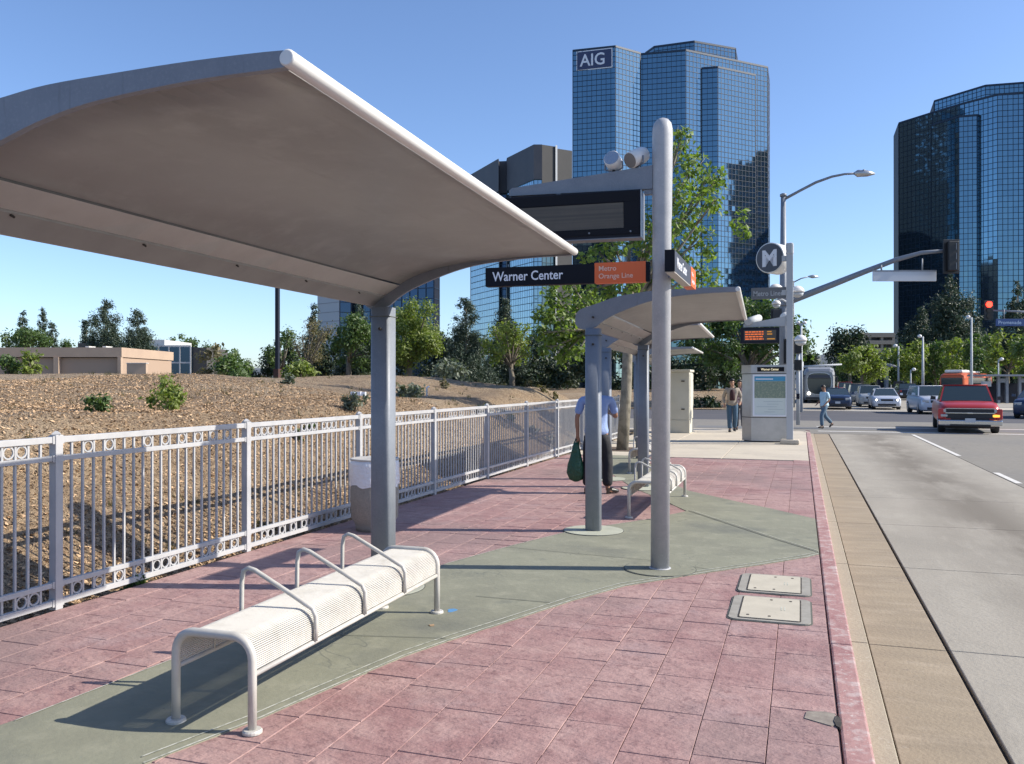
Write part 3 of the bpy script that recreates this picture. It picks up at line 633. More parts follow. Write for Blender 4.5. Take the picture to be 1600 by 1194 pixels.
s2 = thing('station_sign', 'Warner Center sign turned to face the street, right of the pole', 'sign', (-.985, 6.86, 0), 0)
bx('blade', -.038, .038, 0, 1.40, 2.49, 2.66, M['blade_grey'], s2, .003)
bx('end_cap', -.040, .040, -.008, -.0005, 2.488, 2.662, M['black'], s2)
bx('line_panel', -.042, .042, 1.06, 1.402, 2.487, 2.664, M['orange'], s2, .002)
bx('bottom_plate', -.037, .037, .003, 1.05, 2.482, 2.489, M['under'], s2)
FX = lambda y, z, x=.0395: frame((x, y, z), (0, 1, 0), (0, 0, 1))
text('lettering', 'Warner Center', .118, FX(.13, 2.538), M['letter'], s2, xs=.82)
text('lettering', 'Metro', .05, FX(1.09, 2.585, .0435), M['letter'], s2); text('lettering', 'Orange Line', .05, FX(1.09, 2.522, .0435), M['letter'], s2, xs=.85)
bx('bracket', -.09, -.04, .48, .58, 2.50, 2.64, M['galv'], s2)
# ---------------------------------------------------------------- litter bin
tc = thing('litter_bin', 'round concrete litter bin with a white plastic liner, against the fence', 'bin', (-4.42, 8.42, 0))
lt('body', [(.20, 0), (.21, .05), (.215, .08), (.255, .14), (.262, .4), (.262, .60), (.255, .62)], M['concrete_can'], tc, seg=32)
bm = bmesh.new(); rb_ = random.Random(2); seg = 40; rings = []
for (r_, z) in ((.268, .50), (.272, .56), (.270, .64), (.268, .72), (.262, .765), (.245, .77), (.235, .72), (.22, .5)):
    rings.append([bm.verts.new(((r_+.006*rb_.uniform(-1, 1))*math.cos(2*math.pi*k/seg), (r_+.006*rb_.uniform(-1, 1))*math.sin(2*math.pi*k/seg), z+(rb_.uniform(-.03, .02) if z < .52 else 0))) for k in range(seg)])
for i in range(len(rings)-1):
    for k in range(seg): bm.faces.new((rings[i][k], rings[i][(k+1) % seg], rings[i+1][(k+1) % seg], rings[i+1][k]))
new('liner', bm, M['bag'], tc, True)
bm = bmesh.new(); lathe(bm, [(.266, .765), (.270, .775), (.262, .785), (.240, .780)], seg=32); new('rim', bm, M['under'], tc, True)
# ---------------------------------------------------------------- cream cabinet
cb = at(1061, 27.6); ct = thing('utility_cabinet', 'tall cream utility cabinet beyond the shelters', 'cabinet', (cb.x, cb.y, 0), R(0))
bx('plinth', -.32, .34, -.05, .95, 0, .42, M['beigebox'], ct, .01); bx('body', -.31, .33, -.04, .94, .423, 1.96, M['beigebox'], ct, .012); bx('lid', -.35, .37, -.09, .99, 1.962, 2.04, M['beigebox'], ct, .02)
bx('side_door', .331, .352, .06, .86, .46, 1.90, M['beigebox'], ct, .006)
for z in (.75, 1.65):
    bx('latch', .08, .18, -.075, -.042, z, z+.035, M['tar'], ct); bx('hinge', .353, .365, .80, .84, z, z+.08, M['tar'], ct)
# ---------------------------------------------------------------- kiosk and pylon
kt = thing('map_kiosk', 'silver map kiosk with a route map poster and lit station name', 'kiosk', (-.86, 24.3, 0))
K = [(-.42, 0), (.54, 0), (.54, .62), (-.42, .62), (-.68, .34), (-.68, .28)]
pr('base_panel', K, .03, .66, M['steel'], kt); pr('gap', [(x*.985, y*.99+.01) for x, y in K], .66, .68, M['tar'], kt); pr('middle_panel', K, .68, 1.85, M['steel'], kt)
pr('gap', [(x*.985, y*.99+.01) for x, y in K], 1.85, 1.87, M['tar'], kt); pr('top_panel', [(x*1.02, y-.02) for x, y in K], 1.87, 2.10, M['steel'], kt)
pr('foot', [(x*.92, y*.95+.02) for x, y in K], 0, .03, M['tar'], kt)
for q in ((-.38, .52, .70, .745), (-.38, .52, 1.79, 1.84), (-.38, -.335, .746, 1.789), (.475, .52, .746, 1.789)): bx('poster_frame', q[0], q[1], -.03, -.001, q[2], q[3], M['letter'], kt)
po = bx('poster', -.334, .474, -.012, -.001, .747, 1.788, M['posterwhite'], kt)
bx('poster_header', -.334, .474, -.0165, -.0125, 1.66, 1.788, M['posterblue'], po); bx('poster_map', -.334, .474, -.0165, -.0125, 1.20, 1.655, M['postermap'], po)
bm = bmesh.new(); box(bm, -.30, .15, -.019, -.017, 1.70, 1.73); new('header_line', bm, M['letter'], po)
bm = bmesh.new()
for k, (xa, xb) in enumerate(((-.1, .40), (0, .3), (-.28, .25), (.02, .42), (-.08, .2))): box(bm, xa, xb, -.0165, -.0125, 1.10-k*.07, 1.108-k*.07)
new('poster_line', bm, M['posterline'], po)
bx('name_display', -.26, .44, -.05, -.022, 1.92, 2.04, M['black'], kt); text('lettering', 'Warner Center', .085, F0(-.16, 1.95, -.052), mat('name_letters', (.8, .72, .5), .5, emit=((1, .85, .5), .5)), kt, xs=.85)
yt = thing('station_pylon', 'grey square post of the round M sign beside the kiosk', 'post', (-.27, 23.75, 0))
bx('post', -.085, .085, -.085, .085, .12, 5.05, M['facegrey'], yt, .01); bx('cap', -.10, .10, -.10, .10, 4.97, 5.3, M['facegrey'], yt, .05); bx('base_block', -.24, .24, -.24, .24, 0, .12, M['tan'], yt, .03)
for z, l in ((4.82, .2), (3.92, .20)): bx('cross_bar', -l, -.086, -.05, .05, z, z+.14, M['facegrey'], yt)
mt = thing('metro_drum_sign', 'round drum sign with a white letter M on dark grey', 'sign', (-.27, 23.75, 0))
ax = Vector((.45, .9, 0)).normalized(); ctr = at(1203, 23.2, hz(403, 23.2))-Vector((-.27, 23.75, 0))
q = (-ax).to_track_quat('Z', 'Y').to_matrix().to_4x4(); T = Matrix.Translation(ctr)
fx = Vector((ax.y, -ax.x, 0))
for nm, pf, mm in (('drum', [(.40, -.5), (.415, -.48), (.415, .0), (.40, .012)], M['roof']), ('face', [(.385, .013), (.385, .019)], M['blade_grey'])):
    o = lt(nm, pf, mm, mt, 0, 0, 40); o.data.transform(T @ q)
text('letter_m', 'M', .60, frame(ctr-ax*.021-fx*.235-Vector((0, 0, .215)), fx, (0, 0, 1)), M['letter'], mt, .004)
ml = thing('line_sign', 'grey Metro Liner sign below the round M', 'sign', (-.27, 23.75, 0))
bx('blade', -.98, -.09, -.04, .04, 3.84, 4.14, mat('mid_grey_sign', (.13, .135, .145), .5), ml); text('lettering', 'Metro Liner', .19, F0(-.93, 3.92, -.043), M['facegrey'], ml, xs=.82)
def dome(loc, r, lab, flip=False, stem=None, par=None):
    t = thing('dome_camera', lab, 'camera', loc, 0, 'dome cameras on the pylon')
    lt('cover', [(r, 0), (r, r*.25), (r*.85, r*.6), (r*.5, r*.9), (r*.1, r)], M['lens'], t); lt('lens', [(r*.3, -r*.75), (r*.75, -r*.5), (r*.9, -.004)], M['facegrey'], t)
    if stem: tb('bracket', [(0, 0, r*.9), Vector(stem)*.5+Vector((0, 0, r*.9+.03)), Vector(stem)+Vector((0, 0, .05))], .025, M['facegrey'], t, 8)
    return t
dome(at(1212, 23.5, hz(455, 23.5)), .20, 'white dome resting on the Metro Liner sign'); dome(at(1213, 23.3, hz(476, 23.3)), .12, 'dome camera hanging under the Metro Liner sign', stem=(.3, .1, 0)); dome(at(1246, 24.1, hz(457, 24.1)), .19, 'pale round housing to the right of the pylon post')
dome(at(1228, 23.4, hz(497, 23.4)), .16, 'white dome above the lit arrival board'); dome(at(1251, 27.5, hz(533, 27.5)), .20, 'white dome low on the right of the pylon post')
lb = thing('arrival_board', 'small arrival board with lit orange text beside the kiosk pylon', 'display', (-.27, 23.75, 0))
bx('housing', -1.25, -.26, -.12, .10, hz(537, 23), hz(513, 23), M['dark'], lb, .01); bx('screen', -1.16, -.34, -.125, -.121, hz(533, 23), hz(517, 23), M['screen'], lb)
bm = bmesh.new(); bm2 = bmesh.new()
for k in range(4):
    x = -1.13
    z = hz(518.6+k*3.7, 23)
    while x < -.68: l = rnd.uniform(.04, .1); box(bm, x, min(x+l, -.66), -.129, -.1255, z-.032, z); x += l+.015
    if k != 2: box(bm2, -.57, -.57+rnd.uniform(.1, .2), -.129, -.1255, z-.032, z)
new('led_text', bm, M['ledtxt'], lb); new('led_text', bm2, M['ledtxt2'], lb)
bm = bmesh.new(); pts = [(-.09, hz(496, 23)), (-1.18, hz(507, 23)), (-1.18, hz(512, 23)), (-.09, hz(511, 23))]
a = [bm.verts.new((x, -.05, z)) for x, z in pts]; b = [bm.verts.new((x, .05, z)) for x, z in pts]; bm.faces.new(a); bm.faces.new(b[::-1])
for i in range(4): bm.faces.new((a[i], b[i], b[(i+1) % 4], a[(i+1) % 4]))
new('arm', bm, M['facegrey'], yt)
tb('floodlight_stub', [at(1168, 22.8, hz(503, 22.8))-yt.location, at(1186, 23.2, hz(497, 23.2))-yt.location], .10, M['facegrey'], yt, 12)
# ---------------------------------------------------------------- street lamp with signal mast
lpz = at(1224, 31.5, 0); sl_ = thing('street_lamp', 'tall grey street lamp that also carries the long signal mast arm', 'street lamp', (lpz.x, lpz.y, 0))
L0 = lambda u, v, d: at(u, d, hz(v, d))-Vector((lpz.x, lpz.y, 0))
tb('pole', [(0, 0, 0), (0, 0, 4.5), (0, 0, hz(306, 31.5))], [.17, .14, .09], M['galvd'] if 'galvd' in M else M['galv'], sl_, 14)
lt('cap', [(.12, hz(307, 31.5)), (.12, hz(303.5, 31.5)), (.05, hz(302, 31.5))], M['galv'], sl_)
tb('lamp_arm', [L0(1226, 311, 31.5), L0(1250, 298, 31.3), L0(1275, 285, 31), L0(1300, 276, 30.8), L0(1320, 272, 30.6), L0(1337, 271, 30.5)], [.055, .05, .05, .045, .04, .04], M['galv'], sl_, 8)
tb('luminaire', [L0(1335, 271, 30.5), L0(1340, 271, 30.5), L0(1356, 271, 30.4), L0(1367, 271.5, 30.4)], [.05, .13, .11, .03], M['steel'], sl_, 12, sq=.9)
tb('photocell', [L0(1350, 268, 30.4), L0(1350, 265, 30.4)], .04, M['galv'], sl_, 8)
tb('mast_arm', [L0(1226, 474, 31.4), L0(1300, 445, 30.8), L0(1350, 425, 30.4), L0(1400, 406, 30), L0(1440, 395, 29.7), L0(1485, 391, 29.3)], [.13, .115, .10, .085, .07, .055], M['galv'], sl_, 12)
bx('joint_box', -.2, .2, -.2, .2, hz(478, 31.5), hz(466, 31.5), M['galv'], sl_, .03)
M['signal_back'] = mat('black_signal_housing', (.012, .013, .015), .5)
sg = at(1486.5, 29.2, hz(401, 29.2)); st = thing('traffic_signal', 'black traffic signal seen from behind at the end of the long mast arm', 'traffic signal', sg, YAW)
bx('backplate', -.28, .28, -.02, .02, -.58, .58, M['signal_back'], st, .01); bx('housing', -.17, .17, -.19, -.021, -.50, .50, M['signal_back'], st, .02)
for z in (.33, 0, -.33): bx('hinge', .065, .085, -.2, -.191, z-.12, z+.10, M['galv'], st)
for z in (.33, 0, -.33): tb('visor', [(0, .021, z), (0, .26, z)], .14, M['signal_back'], st, 14)
ns = thing('street_name_sign', 'blank back of a long pale street name sign hung from the mast arm', 'sign', at(1414, 29.8, hz(432, 29.8)), YAW)
bx('panel', -1.12, 1.08, -.03, .03, -.17, .17, mat('sign_back_metal', (.52, .54, .58), .5, .2), ns, .01); bx('top_channel', -1.12, 1.08, -.04, .04, .171, .215, M['galv'], ns); tb('hanger', [(-.81, 0, .2), (-.83, 0, .40)], .03, M['galv'], ns, 8)
tb('hanger', [(.6, 0, .2), (.6, 0, .62)], .025, M['galv'], ns, 8)
# second lamp behind, and far poles
def lamp(u, d, vtop, lab, kind='cobra', side_=1, vbase=None, group=None, r=.09):
    b = at(u, d, RZ); H = hz(vtop, d)-RZ; t = thing('street_lamp', lab, 'street lamp', b, YAW, group)
    tb('pole', [(0, 0, 0), (0, 0, H)], [r, r*.6], M['facegrey'] if kind != 'cobra' else M['galv'], t, 8)
    k = d/FPX
    if kind == 'cobra':
        tb('lamp_arm', [(0, 0, H-.1), (12*k, 0, H+6*k-.1), (24*k, 0, H+9*k-.1)], .05, M['galv'], t, 6); tb('luminaire', [(23*k, 0, H+9*k-.1), (30*k, 0, H+9*k-.1), (40*k, 0, H+8.5*k-.1)], [.05, .14, .03], M['steel'], t, 8)
    else:
        for sx in ((-1, 1) if side_ == 0 else (side_,)):
            tb('lamp_arm', [(0, 0, H-.15), (sx*4*k, 0, H-.05)], .04, M['facegrey'], t, 6)
            o = lt('globe', [(1.0*k, -2.2*k), (2.8*k, -1.0*k), (3.2*k, 0.5*k), (2.4*k, 2.2*k), (.6*k, 3*k)], M['lens'], t, 0, 0, 12); o.location = (sx*5.0*k, 0, H+.02)
    return t
lamp(1240, 62, 439, 'distant street lamp whose head shows between the pylon and the mast arm', vbase=640)
lamp(1442, 95, 526, 'white globe lamp post, the taller one left of centre on the right side', 'globe', -1, r=.16)
lamp(1404, 120, 541, 'white globe lamp post rising beside the tower foot', 'globe', -1, r=.17)
lamp(1392, 130, 581, 'low twin globe lamp post in front of the far station canopy', 'globe', 0, r=.12)
lamp(1423, 110, 578, 'low single globe lamp post left of the orange bus', 'globe', 1, r=.12)
lamp(1483, 140, 568, 'low twin globe lamp post behind the orange bus', 'globe', 0, r=.12)
lamp(1518, 60, 496, 'tall pale lamp post just left of the red traffic signal', 'globe', -1, r=.10)
lamp(1252, 52, 505, 'dark twin headed lamp post beside the pylon', 'globe', 0, r=.10)
lamp(1560, 80, 562, 'small hooked lamp post above the station canopy', 'globe', 1, r=.08)
# far red signal and its street sign
rs = thing('traffic_signal', 'far traffic signal showing a red light', 'traffic signal', at(1545, 62, hz(485, 62)), YAW)
bx('backplate', -.33, .33, -.02, .02, -.70, .70, M['signal_back'], rs, .02); tb('red_lamp', [(0, -.03, .42), (0, -.10, .42)], .22, M['redlamp'], rs, 16, False)
for z in (0, -.42): tb('dark_lens', [(0, -.03, z), (0, -.08, z)], .18, M['rubber'], rs, 14)
fm = thing('signal_mast', 'far signal mast arm coming in from the right edge', 'signal pole', at(1660, 62, RZ), YAW)
kk = 62/FPX; tb('pole', [(0, 0, 0), (0, 0, hz(478, 62))], .15, M['galv'], fm); tb('mast_arm', [(0, 0, hz(492, 62)), (-60*kk, 0, hz(484, 62)), (-115*kk+.3, 0, hz(482, 62))], [.11, .08, .06], M['galv'], fm, 8)
bs = thing('street_name_sign', 'long blue Promenade street sign under the far signal arm', 'sign', at(1556, 61.5, hz(504, 61.5)), YAW)
bx('panel', 0, 3.6, -.03, .03, -.26, .26, mat('blue_sign', (.02, .06, .19), .5), bs, .01); text('lettering', 'Promenade', .36, frame((.15, -.035, -.12), (1, 0, 0), (0, 0, 1)), mat('sign_letters', (.35, .45, .6), .5), bs)
for x in (.6, 3): tb('hanger', [(x, 0, .26), (x, 0, .95)], .03, M['galv'], bs, 6)
# near red signal heads behind pylon
for i, (u, v, d, lab) in enumerate(((1213, 494, 31.2, 'black signal box above the arrival board'), (1233, 549, 31.0, 'low signal head with a faint red light behind the pylon'))):
    s_ = thing('traffic_signal', lab, 'traffic signal', at(u, d, hz(v, d)), YAW)
    bx('backplate', -.2, .2, -.02, .02, -.28 if i == 0 else -.45, .28 if i == 0 else .45, M['signal_back'], s_, .01); bx('housing', -.15, .15, -.1, -.021, -.24 if i == 0 else -.42, .24 if i == 0 else .42, M['signal_back'], s_, .02)
    if i: tb('red_lamp', [(0, -.1, .28), (0, -.13, .28)], .10, M['redlamp'], s_, 12, False)
sp2 = thing('signal_post', 'slim pale signal post right of the pylon', 'post', at(1247, 33, 0)); tb('pole', [(0, 0, 0), (0, 0, hz(538, 33))], .075, M['facegrey'], sp2); bx('push_button', -.06, .06, -.12, -.07, 1.0, 1.2, M['dark'], sp2)
for z in (2.1, 2.75): bx('signal_box', -.14, .14, -.2, .0, z, z+.4, M['signal_back'], sp2, .02)
fs = thing('far_signal_mast', 'pale horizontal mast arm crossing above the silver bus', 'signal pole', at(1253, 78, RZ), YAW)
kk = 78/FPX; tb('pole', [(0, 0, 0), (0, 0, hz(560, 78))], .14, M['facegrey'], fs); tb('mast_arm', [(0, 0, hz(571, 78)), (35*kk, 0, hz(568.5, 78)), (62*kk, 0, hz(567, 78))], [.12, .1, .08], M['facegrey'], fs, 8)
bx('sign_panel', 14*kk, 27*kk, -.03, .03, hz(580, 78), hz(571, 78), M['facegrey'], fs)
# dark tall lamp pole on the mulch
b = at(433.5, 30); dp = thing('dark_lamp_pole', 'tall dark square lamp pole rising behind the mulch mound', 'pole', (b.x, b.y, mz(b.x, b.y)-.1)); bx('pole', -.06, .06, -.06, .06, 0, 5.6, M['dark'], dp); bx('base', -.10, .10, -.10, .10, 0, .45, mat('rusty_base', (.06, .025, .02), .8), dp)
bx('lamp_head', -.3, .3, -.14, .14, 5.6, 5.72, M['dark'], dp)
# ---------------------------------------------------------------- glass buildings
def facade(par, pts, z0, z1, m, mm, pw=1.4, ph=1.62, tilt=.0022, core=True, back=30, seed=1, capz=.5, roofm=None):
    rr = random.Random(seed); V = []; Fc = []; V2 = []; F2 = []
    def quad(V, Fc, a, b, c, d): k = len(V); V += [a, b, c, d]; Fc.append((k, k+1, k+2, k+3))
    nr = max(1, round((z1-z0)/ph)); hh = (z1-z0)/nr
    for (a, b) in zip(pts[:-1], pts[1:]):
        a = Vector((a.x, a.y, 0)); b = Vector((b.x, b.y, 0)); L = (b-a).length; n = max(1, round(L/pw)); dx = (b-a)/n
        nrm = Vector(((b-a).y, -(b-a).x, 0)).normalized()
        if nrm.dot(Vector((0, 0, 0))-a) < 0: nrm = -nrm
        for i in range(n):
            for j in range(nr):
                p = a+dx*i; q = a+dx*(i+1); zl = z0+hh*j; zh = zl+hh; t1 = rr.gauss(0, tilt)*hh; t2 = rr.gauss(0, tilt)*dx.length
                off = [nrm*(-.10+t) for t in (-t1-t2, -t1+t2, t1+t2, t1-t2)]
                quad(V, Fc, Vector((p.x, p.y, zl))+off[0], Vector((q.x, q.y, zl))+off[1], Vector((q.x, q.y, zh))+off[2], Vector((p.x, p.y, zh))+off[3])
        e = (b-a).normalized()
        for i in range(n+1):
            p = a+dx*i; wv = .055 if 0 < i < n else .10
            quad(V2, F2, Vector((p.x, p.y, z0))-e*wv, Vector((p.x, p.y, z0))+e*wv, Vector((p.x, p.y, z1))+e*wv, Vector((p.x, p.y, z1))-e*wv)
        for j in range(nr+1):
            z = z0+hh*j; wv = .055 if j < nr else capz; o_ = nrm*.03
            quad(V2, F2, Vector((a.x, a.y, z-wv))+o_, Vector((b.x, b.y, z-wv))+o_, Vector((b.x, b.y, z+min(wv, .1)))+o_, Vector((a.x, a.y, z+min(wv, .1)))+o_)
    o = new('window_pane', ([tuple(v) for v in V], Fc), m, par); stuff(o)
    o = new('mullion', ([tuple(v) for v in V2], F2), mm, par); stuff(o)
    fdir = Vector((-SY, CY, 0))
    poly = [(p.x, p.y) for p in [p+fdir*.3 for p in pts]]+[(p.x, p.y) for p in [pts[-1]+pts[-1].normalized()*back, pts[0]+pts[0].normalized()*back]]
    pr('core', poly, z0-.3, z1-.05, roofm or M['dark'], par)
def up(Z0, *uv): return [at(u, (Z0-EYE)*FPX/(HORIZ-v)) for u, v in uv]
t1 = thing('glass_tower', 'tall blue mirrored glass tower carrying the AIG sign', 'tower')
facade(t1, up(103, (895, 78), (962, 71), (1001, 82)), -.3, 103, M['glassA'], M['mullion'], seed=1)
facade(t1, up(103, (962.5, 97), (982, 85), (1072, 77), (1200, 104)), -.3, 102.99, M['glassA'], M['mullion'], seed=2)
facade(t1, up(103, (1200.5, 104.2), (1203, 125)), -.3, 102.9, M['glassB'], M['mullion'], seed=3, back=3)
facade(t1, up(98.4, (1090, 109), (1097, 105.5), (1122, 103.5), (1181, 116)), -.3, 98.4, M['glassA'], M['mullion'], seed=4, back=14)
facade(t1, up(107, (1008, 82), (1022, 72), (1085, 63.5), (1150, 75), (1153, 92)), 98, 107, M['glassA'], M['mullion'], seed=5, back=20)
a, b = up(103, (901, 78), (957, 71.6)); fd = Vector((-SY, CY, 0)); e = (b-a).normalized(); nrm = Vector((e.y, -e.x, 0))
aig = thing('building_sign', 'big square AIG sign with white letters high on the tower', 'sign', (0, 0, 0))
bm = bmesh.new()
def slab(nm, p, q, z0, z1, off, m, par):
    bm = bmesh.new(); prism(bm, [(x.x, x.y) for x in (p+nrm*off, q+nrm*off, q+nrm*.05, p+nrm*.05)], z0, z1); return new(nm, bm, m, par)
zT = hz(80.5, 260); zB = hz(109, 260)
slab('border', a, b, zB-.2, zT+.2, .25, M['letter'], aig); slab('panel', a+e*.25, b-e*.25, zB+.1, zT-.1, .36, mat('sign_navy', (.035, .05, .12), .5), aig)
text('lettering', 'AIG', 5.1, frame(a+e*1.15+nrm*.38+Vector((0, 0, zB+1.05)), e, (0, 0, 1)), M['letter'], aig, .05, xs=.92)
t2 = thing('glass_tower', 'mirrored glass tower cut off by the right edge, behind the traffic signals', 'tower')
facade(t2, up(88, (1397, 212), (1404.5, 191.5)), -.3, 88, M['facegrey'], mat('grey_joint', (.28, .3, .33), .6), seed=6, back=12)
facade(t2, up(88, (1404.7, 191.4), (1457, 175), (1507, 160), (1559, 146.5), (1600, 144), (1700, 141)), -.3, 88, M['glassA'], M['mullion'], seed=7, pw=1.5, ph=1.7)
facade(t2, up(83, (1455, 194.5), (1498.7, 181), (1527, 178.6), (1535, 180.5)), -.3, 83, M['glassA'], M['mullion'], seed=8, back=5)
facade(t2, up(95, (1453.5, 176), (1460, 157), (1540, 132.6), (1600, 128), (1700, 122)), 86, 95, M['glassA'], M['mullion'], seed=9, back=14)
added_tower = thing('glass_tower', 'added dark tower out of view, there only to be reflected in the right face of the AIG tower', 'tower')  # added off-frame block, makes the dark reflection on the AIG tower's right face
def cc(xc, d): return Vector((-SY*d+CY*xc, CY*d+SY*xc, 0))
pr('wall', [xy_ for xy_ in [tuple(cc(a_, b_))[:2] for a_, b_ in ((172, 221), (200, 215), (235, 222), (235, 262), (172, 262))]], -.3, 97, M['band'], added_tower)
pr('penthouse', [tuple(cc(a_, b_))[:2] for a_, b_ in ((173, 232), (230, 230), (230, 258), (173, 258))], 97.01, 102, M['band'], added_tower)
bm = bmesh.new()
for k_ in range(24): prism(bm, [tuple(cc(a_, b_))[:2] for a_, b_ in ((171.7, 221), (172, 221), (172, 262), (171.7, 262))], 2+4*k_, 4.2+4*k_)
stuff(new('window_band', bm, M['glassD'], added_tower))
t3 = thing('office_block', 'lower mirrored office block with a dark stepped parapet, left of the AIG tower', 'building')
P3 = up(57, (735, 273), (779, 248), (780, 251.5), (791, 251), (792, 247), (834, 226), (847, 226), (894, 233))
facade(t3, [P3[0], P3[1]], -.3, 48.6, M['glassB'], M['mullion2'], seed=10, pw=1.15, ph=1.6, capz=.1)
facade(t3, [P3[2], P3[3]], -.3, 48.6, M['glassD'], M['mullion2'], seed=11, pw=1.15, ph=1.6, capz=.1)
facade(t3, [P3[4], P3[5], P3[6]], -.3, 48.9, M['glassB'], M['mullion2'], seed=12, pw=1.15, ph=1.6, capz=.1)
i1 = P3[6]+(P3[7]-P3[6])*.44; i2 = P3[6]+(P3[7]-P3[6])*.50
facade(t3, [P3[6], i1], -.3, 47, mat('dull_green_glass', (.10, .14, .14), .1, .8, island=1.3), M['mullion2'], seed=13, pw=1.15, ph=1.6, capz=.1)
fd = Vector((-SY, CY, 0)); xy = lambda p: (p.x, p.y)
pr('parapet', [xy(P3[0]+fd*.0), xy(P3[1]-fd*.2), xy(P3[2]+fd*.3), xy(P3[3]+fd*.3), xy(P3[4]-fd*.2), xy(P3[5]-fd*.2), xy(P3[6]-fd*.2), xy(P3[6]+fd*20), xy(P3[0]+fd*16)], 48.95, 57, M['band'], t3)
pr('parapet_return', [xy(P3[6]-fd*.1), xy(i1-fd*.1), xy(i1+fd*18), xy(P3[6]+fd*18)], 47.3, 57.0-.02, M['panelgrey'], t3)
pr('pier', [xy(i1-fd*.5), xy(i2-fd*.5), xy(i2+fd*2), xy(i1+fd*2)], -.3, 57.2, M['facegrey'], t3); pr('side_wall', [xy(i2), xy(P3[7]), xy(P3[7]+fd*18), xy(i2+fd*18)], -.3, 56.6, M['panelgrey'], t3)
t4 = thing('dark_office_block', 'dark navy office block with a pale grey end, seen under the near roof', 'building')
P4 = [at(496, 150), at(530, 146)]; pr('pale_end', [xy(P4[0]), xy(P4[1]), xy(P4[1]+fd*30), xy(P4[0]+fd*30)], -.3, 26, M['facegrey'], t4)
bm = bmesh.new(); e4 = (P4[1]-P4[0]).normalized(); n4 = Vector((e4.y, -e4.x, 0))
for k in range(16): prism(bm, [xy(P4[0]+n4*.03), xy(P4[1]+n4*.03), xy(P4[1]-n4*.01), xy(P4[0]-n4*.01)], 1+k*1.6, 1.1+k*1.6)
new('panel_joint', bm, mat('cladding_joint', (.25, .26, .28), .8), t4)
facade(t4, [at(531, 146.2), at(549, 147), at(550, 149), at(565, 149), at(566, 146), at(678, 140), at(687, 143)], -.3, 26, M['glassD'], M['mullion'], seed=14, pw=1.6, ph=1.8, tilt=.003)
# low office and beige building on the left
t5 = thing('low_office', 'low white office with a dark glass front beyond the mulch mound', 'building', at(205, 95), YAW)
k5 = 95/FPX
bx('roof_band', 0, 52*k5, 0, 8, hz(541, 95), hz(531, 95), M['white_wall'], t5); bx('upper_block', -105*k5, 20*k5, 3, 9, 0, hz(534, 95), M['panelgrey'], t5); bx('glass_wall', 30*k5, 96*k5, -.5, 7, 0, hz(541.5, 95)-.05, M['glassD'], t5)
for x in (30, 46, 62, 79, 95.5): bx('frame', x*k5-.06, x*k5+.06, -.62, -.51, 0, hz(541.5, 95), M['facegrey'], t5)
for v in (541, 567): bx('frame', 30*k5, 96*k5, -.60, -.505, hz(v, 95)-.08, hz(v, 95)+.08, M['facegrey'], t5)
bx('side_wing', 96.5*k5, 118*k5, 0, 7, 0, hz(543, 95), M['panelgrey'], t5)
t6 = thing('beige_building', 'long low beige stucco building at the far left', 'building', at(190, 60), YAW)
k6 = 60/FPX
pr('wall', [(-330*k6, .3), (-2*k6, .3), (-2*k6, 9), (-330*k6, 9)], 0, hz(558, 60)-.05, M['stucco2'], t6); bx('parapet', -330*k6, 0, 0, 9.2, hz(558, 60), hz(543, 60), M['stucco'], t6)
for u in (88, 190-2): bx('pilaster', (u-190-4)*k6, (u-190+4)*k6-(.0 if u < 100 else .12), -.05, .29, 0, hz(558, 60)-.004, M['stucco'], t6)
for u in (100, 128): bx('roof_vent', (u-190)*k6, (u-190+6)*k6, 3, 4, hz(543, 60)+.002, hz(538, 60), M['white_wall'], t6)
t7 = thing('low_garden_wall', 'short cream garden wall right of the beige building', 'wall', at(198, 58), YAW); bx('wall', 0, 30*58/FPX, 0, .3, 0, hz(568, 58), M['stucco'], t7); bx('coping', -.04, 30*58/FPX+.04, -.05, .35, hz(568, 58)+.002, hz(567, 58), M['white_wall'], t7)
t8 = thing('parking_garage', 'grey concrete parking garage left of the right tower', 'building', at(1345, 210), YAW)
k8 = 210/FPX
for v0, v1 in ((527, 520), (538, 532), (552, 544)): bx('deck', 0, 53*k8, 0, 20, hz(v0, 210), hz(v1, 210), M['garage'], t8)
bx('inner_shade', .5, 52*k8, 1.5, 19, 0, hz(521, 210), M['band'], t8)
for u in (0, 13, 32, 50): bx('column', u*k8, u*k8+.6, .2, 1.2, 0, hz(524, 210), M['garage'], t8)
# far transit station canopies at right
t9 = thing('station_canopy', 'grey station canopy frames behind the red pickup, at the right edge', 'canopy', at(1540, 75), YAW)
k9 = 75/FPX; H9 = hz(588, 75)
bx('roof_slab', -10*k9, 75*k9, -1, 2, H9, H9+.15, M['galv'], t9)
for u in (20, 33, 53, 66): bx('column', u*k9-.11, u*k9+.11, -.1, .1, RZ, H9-.004, M['galv'], t9)
for u in (20, 53): bx('cross_beam', u*k9+.115, (u+13)*k9-.115, -.08, .08, H9-.55, H9-.2, M['galv'], t9)
bx('back_wall', -10*k9, 75*k9, 1.2, 1.4, RZ, 1.6, M['dark'], t9)
bx('info_box', -6*k9, 6*k9, -.3, .1, hz(604, 75), hz(596, 75), M['facegrey'], t9)
t10 = thing('station_canopy', 'grey curved canopy on posts behind the white sedan', 'canopy', at(1385, 120), YAW)
k10 = 120/FPX
bm = bmesh.new(); tube(bm, [(-5*k10, 0, hz(569, 120)), (5*k10, 0, hz(571, 120)), (16*k10, 0, hz(573, 120))], [.15, .3, .12], 8); new('roof_slab', bm, M['galv'], t10)
